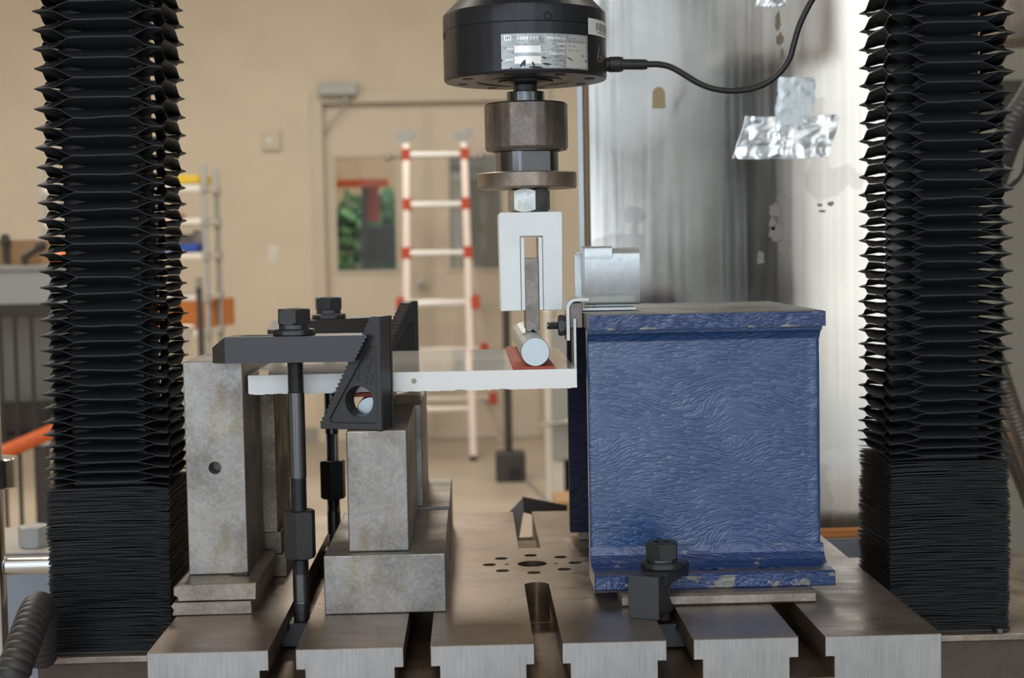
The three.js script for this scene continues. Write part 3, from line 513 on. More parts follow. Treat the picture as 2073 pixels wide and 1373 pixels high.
solo('tall_block', 'dark brown steel block under the left end of the slab', 'steel block', bx(-0.390, -0.3108, 0.0557, 0.2374, -0.492, -0.352, 0.0014), M.steelDark);
solo('tall_block', 'brown steel block behind the tall block, under the rear clamp tip', 'steel block', bx(-0.395, -0.329, 0.0557, 0.2770, -0.620, -0.496, 0.0014), M.steelDark);
solo('shim_plate', 'lower thin shim plate under the tall left block', 'shim plate', [ext([[-0.4052, 0.0004], [-0.3178, 0.0004], [-0.3178, 0.0148], [-0.4030, 0.0148], [-0.4065, 0.011], [-0.4035, 0.007]], 0.19, 0.0008)], M.shim, [0, 0, -0.350]);
solo('shim_plate', 'upper thin shim plate with notched left end, under the tall left block', 'shim plate', [ext([[-0.3990, 0.0156], [-0.3130, 0.0156], [-0.3120, 0.0344], [-0.3985, 0.0344], [-0.4035, 0.0310], [-0.4035, 0.0225], [-0.3990, 0.020]], 0.185, 0.0008)], M.shim, [0, 0, -0.347]);
solo('shim_plate', 'dark rusty shim block under the brown steel block', 'shim plate', [bx(-0.392, -0.302, 0.0004, 0.0275, -0.622, -0.356, 0.001), bx(-0.392, -0.308, 0.0280, 0.0553, -0.620, -0.360, 0.001)], M.steelDark);
solo('rubber_tab', 'small black rubber tab pinched under the tall left block', 'tab', ext([[-0.3475, 0.0346], [-0.328, 0.0346], [-0.3255, 0.0392], [-0.3285, 0.0378], [-0.338, 0.0362]], 0.008, 0.0004), M.blackPlastic, [0, 0, -0.2098]);
// ------------------------------------------------------------ step clamps
const font = await new FontLoader().loadAsync('fonts/droid/droid_sans_bold.typeface.json');
function makeStud(label) {
  const o = thing('clamp_stud', label, 'clamp stud');
  part(o, 'lower_rod', [thread(0.0094, -0.0135, 0.008), cyl(0.0092, 0.0078, 0.040, 32), thread(0.0094, 0.038, 0.0575)], M.blackShiny);
  const h = hexNut(0.0315, 0.0535); h.rotateY(0.42); part(o, 'coupling_nut', at(h, 0, 0.0570, 0), M.black);
  part(o, 'upper_rod', [thread(0.0092, 0.1100, 0.147), cyl(0.0092, 0.1465, 0.243, 36), thread(0.0094, 0.2425, 0.325)], M.blackShiny);
  const n = hexNut(0.0338, 0.0178, 0.0092); n.rotateY(0.72);
  const fn = part(o, 'flange_nut', at(n, 0, 0.3178, 0), M.black);
  part(fn, 'washer_flange', lathe([[0.0095, 0.3062], [0.0226, 0.3062], [0.0234, 0.3070], [0.0234, 0.3115], [0.0220, 0.3128], [0.0168, 0.3134], [0.0165, 0.3180], [0.0095, 0.3180]], 48), M.black);
  part(o, 't_nut', ext([[-0.0128, -0.0135], [-0.0128, -0.0212], [-0.0215, -0.0212], [-0.0215, -0.0395], [0.0215, -0.0395], [0.0215, -0.0212], [0.0128, -0.0212], [0.0128, -0.0135]], 0.034, 0.0006), M.black, [0, 0, -0.017]);
  return o;
}
const st1 = makeStud('black clamp stud with long coupling nut, in front of the white slab'); st1.position.set(SLOTS[0], 0, -0.185);
copy(st1, 'black clamp stud with coupling nut, behind the white slab', [SLOTS[0], 0, -0.604]);
const teeth = (x0, y0, x1, y1, n, d) => { const p = [], L = Math.hypot(x1 - x0, y1 - y0), nx = -(y1 - y0) / L, ny = (x1 - x0) / L; for (let i = 0; i < n; i++) { const a = i / n, b = (i + 0.15) / n, c = (i + 0.5) / n; p.push([x0 + (x1 - x0) * a, y0 + (y1 - y0) * a], [x0 + (x1 - x0) * c + nx * d, y0 + (y1 - y0) * c + ny * d]); } p.push([x1, y1]); return p; };
function makeBar(label) {
  const y0 = 0.2773, y1 = 0.3060, side = [[-0.089, y0], ...teeth(0.0680, y0, 0.0832, y1, 7, -0.0022), [-0.0725, y1], [-0.089, y0 + 0.0172]];
  const a = at(ext(side, 0.07, 0), 0, 0, -0.035);
  const plan = [[-0.090, -0.0135], [-0.0725, -0.0262], [0.09, -0.0262], [0.09, 0.0262], [-0.0725, 0.0262], [-0.090, 0.0135]];
  const slot = new THREE.Path(); slot.absarc(-0.050, 0, 0.0105, Math.PI / 2, -Math.PI / 2, false); slot.absarc(0.012, 0, 0.0105, -Math.PI / 2, Math.PI / 2, false);
  const b = at(ext(plan, 0.06, 0, [slot]).rotateX(-Math.PI / 2), 0, 0.26, 0);
  return solo('clamp_bar', label, 'clamp bar', csg(a, INTERSECTION, b), M.black);
}
const br1 = makeBar('black clamp bar in front of the slab, tip on the tall block'); br1.position.set(SLOTS[0], 0, -0.185); br1.rotation.y = -0.07;
copy(br1, 'black clamp bar behind the slab, turned away to the rear', [SLOTS[0], 0, -0.604], 0.66);
function makeWedge(label) {
  const T = 0.029, o = thing('step_block', label, 'step block');
  const outline = [[0.0005, 0], [0.0760, 0], [0.0765, 0.1250], [0.0668, 0.1252], ...teeth(0.0655, 0.1235, 0.0008, 0.0045, 25, -0.0026)];
  const s = new THREE.Shape(outline.map(p => new THREE.Vector2(...p)));
  part(o, 'body', at(ext(s, T - 0.006, 0.0004, [circ(0.0475, 0.0310, 0.0172)]), 0, 0, -T + 0.003), M.black);
  const pocket = new THREE.Path(); const P = [[0.0150, 0.0075], [0.0680, 0.0075], [0.0708, 0.0103], [0.0708, 0.0880], [0.0690, 0.0920], [0.0640, 0.0930], [0.0600, 0.0895], [0.0125, 0.0125], [0.0125, 0.0085]]; P.forEach((p, i) => i ? pocket.lineTo(...p) : pocket.moveTo(...p)); pocket.closePath();
  const s2 = new THREE.Shape(outline.map(p => new THREE.Vector2(...p)));
  const rim = ext(s2, 0.0031, 0.0005, [pocket]);
  part(o, 'raised_rim', at(rim, 0, 0, -0.0031), M.black);
  part(o, 'back_rim', at(rim.clone(), 0, 0, -T), M.black);
  const tx = (str, size, x, y) => { const g = new TextGeometry(str, { font, size, depth: 0.0012, curveSegments: 4, bevelEnabled: false }); g.computeBoundingBox(); const w = g.boundingBox.max.x - g.boundingBox.min.x; at(g, -w / 2, -size / 2, 0); g.rotateZ(-Math.PI / 2); return at(g, x, y, -0.0031); };
  const br = (y0, y1) => [bar([0.0530, y0, -0.003], [0.0530, y1, -0.003], 0.0007, 0.0007), bar([0.0688, y0, -0.003], [0.0688, y1, -0.003], 0.0007, 0.0007)];
  part(o, 'raised_lettering', [tx('Te-Co', 0.0082, 0.0610, 0.0650), tx('40104', 0.0052, 0.0468, 0.0640), ...br(0.056, 0.064), ...br(0.067, 0.077), bar([0.0530, 0.077, -0.003], [0.056, 0.080, -0.003], 0.0007, 0.0007), bar([0.0530, 0.056, -0.003], [0.056, 0.053, -0.003], 0.0007, 0.0007), bar([0.0688, 0.077, -0.003], [0.0665, 0.080, -0.003], 0.0007, 0.0007), bar([0.0688, 0.056, -0.003], [0.0665, 0.053, -0.003], 0.0007, 0.0007)], M.black).userData.label = 'raised lettering';
  return o;
}
const wd = makeWedge('black toothed wedge block with a round hole, in front of the slab'); wd.position.set(-0.2404, 0.2006, -0.1887); wd.rotation.y = -0.384;
copy(wd, 'black toothed wedge block rising behind the slab', [-0.2120, 0.2006, -0.640], 0.50);
// small clamp at the foot of the blue stand
const CL = [0.1345, -0.145];
{
  const o = thing('foot_clamp_stud', 'short black clamp stud with flange nut on the blue foot', 'clamp stud', [CL[0], 0, CL[1]]);
  part(o, 'rod', thread(0.0090, -0.0135, 0.066), M.brown);
  const n = hexNut(0.0330, 0.0185, 0.0092); n.rotateY(0.30);
  const fn = part(o, 'flange_nut', at(n, 0, 0.0545, 0), M.black);
  part(fn, 'washer_flange', lathe([[0.0095, 0.0450], [0.0226, 0.0450], [0.0236, 0.0460], [0.0236, 0.0505], [0.0222, 0.0520], [0.0172, 0.0524], [0.0170, 0.0550], [0.0095, 0.0550]], 48), M.black);
  part(o, 't_nut', ext([[-0.0128, -0.0135], [-0.0128, -0.0212], [-0.0215, -0.0212], [-0.0215, -0.0395], [0.0215, -0.0395], [0.0215, -0.0212], [0.0128, -0.0212], [0.0128, -0.0135]], 0.040, 0.0006), M.black, [0, 0, -0.019]);
}
{ // strap from the step block back onto the blue foot; local -z points along it
  const o = solo('clamp_bar', 'short black clamp strap pressing on the foot of the blue stand', 'clamp bar',
    at(ext([[-0.0180, -0.038], [0.0180, -0.038], [0.0180, 0.040], [0.012, 0.052], [-0.012, 0.052], [-0.0180, 0.040]], 0.0134, 0.0007, [circ(0, 0, 0.0098)]).rotateX(-Math.PI / 2), 0, 0, 0), M.black, [CL[0], 0.0315, CL[1]], [0, -0.45, 0]);
}
solo('step_block', 'small black step block with plain back, propping the strap', 'step block',
  at(ext([[0, 0], [0.049, 0], ...teeth(0.049, 0.0045, 0.0125, 0.0452, 9, 0.0014), [0.0004, 0.0455]], 0.0345, 0.0005).rotateY(Math.PI / 2), -0.01725, 0.0004, 0), M.black, [0.1080, 0, -0.0925], [0, -0.45, 0]);
// ------------------------------------------------------------ blue stand
{
  const o = thing('steel_stand', 'heavy blue painted steel stand with brush marks, clamped to the table', 'steel stand');
  const x0 = 0.0622, x1 = 0.3300;
  // profile in (z, y), pushed along x: foot flange, fillet, web, fillet, lip below the top plate
  const prof = (f) => [[-0.172, 0.0150], [-0.1735, 0.0134], [-0.250, 0.0134], [-0.250, 0.3030], [-0.2160, 0.3030], [-0.2175, 0.2990], [-0.2270, 0.2955], [-0.2318, 0.2890], [-0.2325, 0.2800], [-0.2325, 0.0520], [-0.2300, 0.0420], [-0.2220, 0.0345], [-0.2120, 0.0315], [-0.1745, 0.0305], [-0.172, 0.0285]];
  const push = (pts, w) => { const g = ext(pts.map(p => [-p[0], p[1]]).reverse(), w, 0.0006); g.rotateY(Math.PI / 2); return g; };   // shape x becomes -z
  let foot = push(prof().filter(p => p[1] < 0.05).concat([]), x1 - x0 + 0.006);
  // foot flange, one bar with two slotted holes
  const flangeP = [[-0.172, 0.0150], [-0.1735, 0.0134], [-0.250, 0.0134], [-0.250, 0.0510], [-0.2325, 0.0510], [-0.2295, 0.0420], [-0.2220, 0.0350], [-0.2120, 0.0316], [-0.1745, 0.0306], [-0.172, 0.0285]];
  const slotCut = x => at(new THREE.CylinderGeometry(0.0098, 0.0098, 0.06, 28).scale(1.25, 1, 0.8), x, 0.022, -0.193);
  let fl = at(push(flangeP, 0.2705), x0, 0, 0);
  fl = csg(fl, SUBTRACTION, slotCut(0.1930), slotCut(0.2610));
  part(o, 'foot_flange', fl, M.blueChip);
  part(o, 'worn_reflection_top', at(ext([[x0 + 0.001, 0.1750], [x0 + 0.2690, 0.1750], [x0 + 0.2690, 0.2110], [x0 + 0.001, 0.2110]], 0.0005, 0.0001, [0.1930, 0.2610].map(x => { const p = new THREE.Path(); p.absellipse(x, 0.193, 0.0123, 0.0079, 0, Math.PI * 2, true); return p; })).rotateX(-Math.PI / 2).rotateX(0), 0, 0.0306, 0), M.wornReflectionPaint).userData.label = 'worn greyish paint with the wall reflection painted in';
  // web: a fine grid so that the paint ridges along its edges are real
  const web = new THREE.BoxGeometry(x1 - x0 - 0.0005, 0.2385, 0.0175, 90, 80, 1), p = web.attributes.position;
  for (let i = 0; i < p.count; i++) if (p.getZ(i) > 0) { const x = p.getX(i) / 0.1339, y = p.getY(i) / 0.119; p.setZ(i, p.getZ(i) + 0.0012 * (vn((x + 1) / 2, (y + 1) / 2, 5, 5, 5) - 0.5) - 0.0022 * step(0.975, 1, Math.abs(x)) + 0.0007 * step(0.90, 0.95, x) * vn((y + 1) / 2, 0.3, 30, 1, 8)); }
  web.computeVertexNormals(); part(o, 'front_web', at(web, (x0 + x1) / 2, 0.1702, -0.24125), M.blue);
  part(o, 'top_fillet', at(push([[-0.250, 0.2880], [-0.250, 0.3030], [-0.2165, 0.3030], [-0.2185, 0.2985], [-0.2270, 0.2955], [-0.2318, 0.2895], [-0.2325, 0.2880]], x1 - x0), x0, 0, 0), M.blue);
  let top = bx(x0 - 0.0005, 0.3328, 0.3032, 0.3204, -0.545, -0.2160, 0.0015);
  top = csg(top, SUBTRACTION, at(new THREE.CylinderGeometry(0.012, 0.012, 0.08, 32).scale(2.2, 1, 1), 0.165, 0.31, -0.37));
  part(o, 'top_plate', top, M.bareTop).userData.label = 'bare grey steel top plate';
  const edge = new THREE.BoxGeometry(0.2700, 0.0168, 0.0022, 120, 6, 1), q = edge.attributes.position;
  for (let i = 0; i < q.count; i++) if (q.getZ(i) > 0) q.setZ(i, q.getZ(i) + 0.0014 * (fbm((q.getX(i) + 0.15) / 0.3, (q.getY(i) + 0.01) / 0.02, 40, 3, 6, 3) - 0.4));
  edge.computeVertexNormals(); part(o, 'painted_edge', at(edge, 0.1982, 0.3114, -0.2149), M.blueChip);
  part(o, 'rear_web', bx(x0 - 0.004, x1, 0.0134, 0.3030, -0.555, -0.535, 0.001), M.blueInShadow);
  part(o, 'rear_flange', bx(x0 - 0.003, x1, 0.0134, 0.0310, -0.610, -0.5555, 0.0015), M.blueChip);
}
solo('parallel_bar', 'bright steel bar under the foot of the blue stand', 'steel bar', ext([[-0.149, 0.0022], [-0.1508, 0.0004], [-0.206, 0.0004], [-0.206, 0.0132], [-0.153, 0.0132], [-0.1495, 0.0105]].map(p => [-p[0], p[1]]).reverse(), 0.2152, 0.0005).rotateY(Math.PI / 2), M.shim, [0.0905, 0, 0]);
solo('parallel_bar', 'steel bar under the rear of the blue stand', 'steel bar', bx(0.07, 0.315, 0.0003, 0.0132, -0.60, -0.55, 0.001), M.shim);
// ------------------------------------------------------------ sheet-metal bracket on the stand
{
  const o = thing('galvanized_bracket', 'galvanized sheet bracket standing on the blue stand beside the clevis', 'bracket', [0.1013, 0.3206, -0.345]);
  const strip = (pts, t, w) => { const n = pts.length, a = [], b = []; for (let i = 0; i < n; i++) { const p = pts[Math.max(0, i - 1)], q = pts[Math.min(n - 1, i + 1)], L = Math.hypot(q[0] - p[0], q[1] - p[1]), nx = -(q[1] - p[1]) / L * t / 2, ny = (q[0] - p[0]) / L * t / 2; a.push([pts[i][0] + nx, pts[i][1] + ny]); b.push([pts[i][0] - nx, pts[i][1] - ny]); } return toCreasedNormals(at(ext([...a, ...b.reverse()], w, 0.0002), 0, 0, -w / 2).rotateY(-Math.PI / 2), 0.6); };
  const arc = (cx, cy, r, a0, a1, n = 8) => Array.from({ length: n + 1 }, (_, i) => { const a = a0 + (a1 - a0) * i / n; return [cx + r * Math.cos(a), cy + r * Math.sin(a)]; });
  const PI = Math.PI;
  // (z, y): bottom lip from the rear, bend, front face, upper bend
  part(o, 'front_plate', at(strip([[-0.030, 0.0075], ...arc(0.003, 0.0200, 0.0125, -PI / 2, 0), ...arc(0.0065, 0.060, 0.009, 0, 0.15, 1), [0.0155, 0.0635]], 0.0018, 0.0670), 0, 0, 0), M.galv);
  part(o, 'top_bend', at(strip([[0.0155, 0.0630], ...arc(0.0035, 0.0640, 0.012, 0, PI / 2), [-0.030, 0.0760]], 0.0018, 0.0330), 0.0170, -0.0015, 0), M.galv);
  part(o, 'top_lip', at(strip([[0.0158, 0.0625], [0.0166, 0.0715], ...arc(0.0126, 0.0725, 0.004, 0, PI / 2, 5), [-0.028, 0.0768]], 0.0018, 0.0335), -0.0165, 0, 0), M.galv);
  part(o, 'side_leaf', bx(-0.0425, -0.0335, 0.011, 0.0700, -0.030, -0.0285, 0.0004), M.galv);
  part(o, 'leaf_lip', bx(-0.0425, -0.0325, 0.0690, 0.0705, -0.030, -0.012, 0.0004), M.galv);
  part(o, 'base_strip', bx(-0.0390, 0.0270, 0.0006, 0.0040, -0.035, 0.030, 0.0006), M.galv);
  part(o, 'spacer', bx(-0.020, 0.02, 0.0040, 0.0068, -0.030, -0.010, 0.0004), M.galv);
}
{
  const o = thing('bent_strap', 'bent steel strap bolted over the left edge of the blue stand', 'strap', [0, 0, -0.283]);
  const L = (x, yTop, yBot, xEnd, r, t, w) => { const out = [[xEnd, yTop]], inn = [[xEnd, yTop - t]]; for (let i = 0; i <= 8; i++) { const a = Math.PI / 2 + i / 8 * Math.PI / 2; out.push([x + r + r * Math.cos(a), yTop - r + r * Math.sin(a)]); inn.push([x + r + (r - t) * Math.cos(a), yTop - r + (r - t) * Math.sin(a)]); } out.push([x, yBot]); inn.push([x + t, yBot]); return toCreasedNormals(at(ext([...out, ...inn.reverse()].reverse(), w, 0.0003), 0, 0, -w / 2), 0.6); };
  part(o, 'outer_strap', L(0.0410, 0.3385, 0.2890, 0.0680, 0.012, 0.0042, 0.040), M.stainless);
  part(o, 'inner_strap', bx(0.0492, 0.0528, 0.2500, 0.3145, -0.022, 0.018, 0.0005), M.stainless);
  part(o, 'packing', bx(0.0456, 0.0608, 0.3030, 0.3330, -0.02, 0.012, 0.001), M.brown);
  part(o, 'bolt', thread(0.0046, 0.0, 0.030, 0.0016).rotateZ(Math.PI / 2), M.blackShiny, [0.0492, 0.3062, 0.004]);
  part(o, 'nut', hexNut(0.0215, 0.0075).rotateZ(Math.PI / 2), M.black, [0.0398, 0.3062, 0.004]);
  part(o, 'washer', cyl(0.0125, 0, 0.0012, 28, 0.0002).rotateZ(Math.PI / 2), M.black, [0.0409, 0.3062, 0.004]);
}
// ------------------------------------------------------------ shield sheet behind the machine
{
  const o = thing('metal_shield', 'tall brushed aluminium shield sheet standing behind the test machine', 'metal sheet', [0, 0, -0.995]);
  const g = new THREE.BoxGeometry(0.50, 1.28, 0.002, 50, 60, 1), p = g.attributes.position;
  for (let i = 0; i < p.count; i++) { const x = p.getX(i), y = p.getY(i); p.setZ(i, p.getZ(i) + 0.0011 * (fbm(mod((x + 0.3) / 0.8, 1), mod((y + 0.7) / 2.4, 1), 3, 3, 201, 2) - 0.5)); }
  g.computeVertexNormals(); part(o, 'upper_sheet', at(g, 0.377, 0.6400, 0), M.sheet);
  part(o, 'lower_sheet', bx(0.127, 0.627, -0.0728, 0.0585, 0.0035, 0.0055, 0.0004), M.sheet);
  part(o, 'edge_strip', bx(0.108, 0.1175, -0.0728, 1.28, -0.004, 0.004, 0.001), M.galv);
  part(o, 'edge_post', bx(0.1178, 0.1275, -0.0728, 1.28, -0.006, 0.007, 0.003), M.brownRod);
  part(o, 'edge_post', bx(0.627, 0.637, -0.0728, 1.28, -0.006, 0.007, 0.003), M.brownRod);
  part(o, 'cream_tag', (() => { const s = new THREE.Shape(); s.moveTo(-0.0105, -0.0165); s.lineTo(0.0105, -0.0165); s.lineTo(0.010, 0.010); s.absarc(0, 0.008, 0.0098, 0, Math.PI, false); s.closePath(); return ext(s, 0.001, 0.0002); })(), M.tag, [0.2413, 0.637, 0.002]);
  // worn dull patches, each a thin film on the sheet
  const blobS = (cx, cy, w, h, n = 18) => { const pts = []; for (let i = 0; i < n; i++) { const a = i / n * 6.283, r = 0.7 + 0.5 * rnd(); pts.push([cx + w * r * Math.cos(a), cy + h * r * Math.sin(a)]); } return ext(pts, 0.0005, 0); };
  for (const q of [[0.428, 0.452, 0.010, 0.012], [0.432, 0.415, 0.014, 0.015], [0.445, 0.392, 0.011, 0.012], [0.425, 0.431, 0.006, 0.012], [0.440, 0.474, 0.007, 0.006], [0.405, 0.375, 0.006, 0.012]]) part(o, 'worn_patch', blobS(...q), M.grey, [0, 0, 0.0016]);
  for (const q of [[0.503, 0.459, 0.005, 0.003], [0.520, 0.461, 0.0055, 0.004], [0.506, 0.449, 0.006, 0.0022]]) part(o, 'grey_smudge', blobS(...q), M.greyBox, [0, 0, 0.0016]);
  const residue = std({ color: [0.30, 0.25, 0.16], roughness: 0.5 });
  for (const q of [[0.436, 0.757, 0.005, 0.016], [0.440, 0.728, 0.007, 0.010], [0.443, 0.703, 0.003, 0.010], [0.436, 0.640, 0.004, 0.005]]) part(o, 'tape_residue', blobS(...q), residue, [0, 0, 0.0016]);
  const foil = (x0, x1, y0, y1, sk, sd) => { const g = new THREE.BoxGeometry(x1 - x0, y1 - y0, 0.0008, 26, 22, 1), q = g.attributes.position; for (let i = 0; i < q.count; i++) { const u = q.getX(i) / (x1 - x0) + 0.5, v = q.getY(i) / (y1 - y0) + 0.5; q.setX(i, q.getX(i) + sk * (v - 0.5) + 0.003 * (vn(v, 0.2, 6, 1, sd) - 0.5)); q.setY(i, q.getY(i) + 0.003 * (vn(u, 0.7, 7, 1, sd + 1) - 0.5)); if (q.getZ(i) > 0) q.setZ(i, q.getZ(i) + 0.0035 * fbm(u, v, 6, 5, sd + 2, 3)); } g.computeVertexNormals(); return at(g, (x0 + x1) / 2, (y0 + y1) / 2, 0.002); };
  const fA = part(o, 'foil_tape', foil(0.4330, 0.4935, 0.590, 0.667, 0.006, 11), M.foilDull); fA.userData.label = 'dull upright foil tape'; fA.position.z = 0.001;
  const fB = part(o, 'foil_tape', foil(0.3720, 0.5270, 0.536, 0.604, 0.022, 21), M.foil); fB.userData.label = 'crumpled shiny foil tape';
  part(o, 'foil_tape', foil(0.402, 0.449, 0.781, 0.84, 0.0, 31), M.foil);
}
solo('wooden_rail', 'orange brown wooden rail under the aluminium shield', 'rail', [bx(0.30, 0.64, -0.0884, -0.0805, -1.005, -0.985, 0.0025), bx(0.30, 0.64, -0.0808, -0.0735, -1.004, -0.986, 0.0025)], M.wood);
// ------------------------------------------------------------ step ladder in front of the door
{
  const o = thing('step_ladder', 'aluminium step ladder with red joints in front of the double door', 'ladder', [-0.275, FLOOR, -8.08]), f = -FLOOR;
  const YT = 1.10 + f, zR = y => -0.42 + 0.40 * y / YT, zF = y => 0.40 - 0.38 * y / YT;
  const flare = y => { const h = y - f; return h > 0.46 ? 0.182 : h > 0.07 ? 0.182 + (0.46 - h) * 0.125 : 0.231 + (0.07 - h) * 0.158; };
  const ys = [0.008, 0.30, 0.62, 0.93, 1.235, 1.53, 1.83, YT - 0.03];
  for (const s of [-1, 1]) {
    part(o, 'rear_rail', ys.slice(0, -1).map((y, i) => bar([s * flare(y), y, zR(y)], [s * flare(ys[i + 1]), ys[i + 1], zR(ys[i + 1])], 0.042, 0.028)), M.ladder);
    part(o, 'front_rail', [bar([s * 0.196, 0.004, zF(0)], [s * 0.176, YT - 0.05, zF(YT - 0.05)], 0.038, 0.028)], M.ladder);
    part(o, 'foot', [bx(s * 0.196 - 0.022, s * 0.196 + 0.022, 0, 0.03, zF(0) - 0.02, zF(0) + 0.02, 0.003)], M.dark);
    part(o, 'brace', bar([s * 0.27, 0.30, zR(0.3) + 0.02], [s * 0.40, 0.05, zR(0.05) + 0.02], 0.022, 0.012), M.ladder);
    part(o, 'hinge', [at(new THREE.CylinderGeometry(0.03, 0.03, 0.02, 20).rotateX(Math.PI / 2), s * 0.178 - 0.03, YT, 0.01), at(new THREE.CylinderGeometry(0.03, 0.03, 0.02, 20).rotateX(Math.PI / 2), s * 0.178 + 0.03, YT + 0.01, 0.01), bar([s * 0.178, YT - 0.08, 0.01], [s * 0.178, YT + 0.0, 0.01], 0.05, 0.03)], M.greyBox);
    part(o, 'lock_knob', [at(new THREE.SphereGeometry(0.024, 16, 12), s * 0.285, YT - 0.13, 0.06), rod([s * 0.19, YT - 0.13, 0.04], [s * 0.285, YT - 0.13, 0.06], 0.008)], M.stainless);
  }
  for (const y of [0.30, 0.62, 0.93, 1.235, 1.53, 1.835]) {
    const w = flare(y);
    part(o, 'rung', bx(-w, w, y - 0.014, y + 0.016, zR(y) + 0.012, zR(y) + 0.05, 0.006), M.rung);
    part(o, 'rung', bx(-0.18, 0.18, y - 0.012, y + 0.018, zF(y) - 0.02, zF(y) + 0.012, 0.006), M.rung);
    for (const s of [-1, 1]) if (y > 0.9) part(o, 'red_joint', bx(s * (w - 0.004) - 0.026, s * (w - 0.004) + 0.026, y - 0.034, y + 0.040, zF(y) - 0.02, zF(y) + 0.022, 0.005), M.red);
    for (const s of [-1, 1]) part(o, 'red_joint', bx(s * w - 0.026, s * w + 0.026, y - 0.036, y + 0.036, zR(y) - 0.02, zR(y) + 0.056, 0.005), M.red);
  }
}
{
  const o = thing('weighted_stand', 'black pole standing in a black square block on the floor', 'stand', [0.122, FLOOR, -6.85]);
  part(o, 'base_block', bx(-0.081, 0.081, 0.0005, 0.158, -0.08, 0.08, 0.012), M.dark);
  part(o, 'pole', cyl(0.021, 0.155, 1.05, 24, 0.001), M.dark, [-0.008, 0, 0]);
  part(o, 'socket', at(new THREE.CylinderGeometry(0.035, 0.035, 0.004, 20).rotateX(Math.PI / 2), 0.02, 0.05, 0.081), M.blackPlastic);
}
{
  const o = thing('white_cabinet', 'grey box cabinet on white legs beyond the blue stand', 'cabinet', [0.50, FLOOR, -6.1]);
  part(o, 'grey_box', bx(-0.185, 0.2, 0.22, 0.9, -0.10, 0.10, 0.006), M.greyBox);
  part(o, 'side_panel', bx(-0.215, -0.187, 0.0005, 0.95, -0.12, 0.09, 0.004), M.white);
  part(o, 'leg', bx(-0.187, -0.135, 0.0005, 0.22, 0.03, 0.09, 0.004), M.white); part(o, 'leg', bx(-0.085, -0.03, 0.0005, 0.22, 0.03, 0.09, 0.004), M.white);
  part(o, 'back_panel', bx(-0.135, 0.2, 0.0005, 0.22, -0.10, -0.085, 0.002), M.dark);
  part(o, 'handle', [rod([-0.25, 0.395, 0.115], [-0.12, 0.405, 0.115], 0.010), rod([-0.15, 0.40, 0.10], [-0.05, 0.42, 0.14], 0.012)], M.stainless);
}
solo('floor_cable', 'grey cable running along the floor beside the black stand', 'cable', tube([[0.20, FLOOR + 0.012, -6.85], [0.24, FLOOR + 0.012, -6.5], [0.28, FLOOR + 0.012, -6.12], [0.31, FLOOR + 0.012, -5.95], [0.42, FLOOR + 0.012, -5.93]], 0.011, 30, 8), M.grey);
solo('wooden_box', 'tan wooden box on the floor by the white cabinet legs', 'box', [bx(0.285, 0.60, FLOOR + 0.0005, FLOOR + 0.13, -5.6, -5.3, 0.004)], M.card);
// ------------------------------------------------------------ wire shelf and bench at the left
{
  const o = thing('wire_shelf', 'silver wire shelving unit against the beige wall at left', 'shelf', [0, FLOOR, 0]), f = -FLOOR;
  const xs = [-2.25, -1.425], zs = [-6.5, -6.9];
  for (const x of xs) for (const z of zs) part(o, 'post', at(cyl(0.014, 0.0005, 0.86 + f, 16, 0.002), x, 0, z), M.greyBox);
  for (const y of [0.745, 0.572, 0.397, 0.182, 0.0]) {
    const g = [bx(xs[0], xs[1], y - 0.018 + f, y + 0.012 + f, zs[0] - 0.008, zs[0] + 0.008, 0.003), bx(xs[0], xs[1], y - 0.018 + f, y + 0.012 + f, zs[1] - 0.008, zs[1] + 0.008, 0.003)];
    for (const x of xs) g.push(bx(x - 0.006, x + 0.006, y - 0.018 + f, y + 0.012 + f, zs[1], zs[0], 0.002));
    for (let k = 0; k < 22; k++) g.push(bx(xs[0] + 0.018 + k * 0.0375, xs[0] + 0.022 + k * 0.0375, y + 0.006 + f, y + 0.010 + f, zs[1], zs[0], 0));
    part(o, 'wire_tier', g, M.white);
    for (const z of zs) part(o, 'collar', at(cyl(0.021, y - 0.03 + f, y + 0.022 + f, 16, 0.003), xs[1], 0, z), M.grey);
  }
}
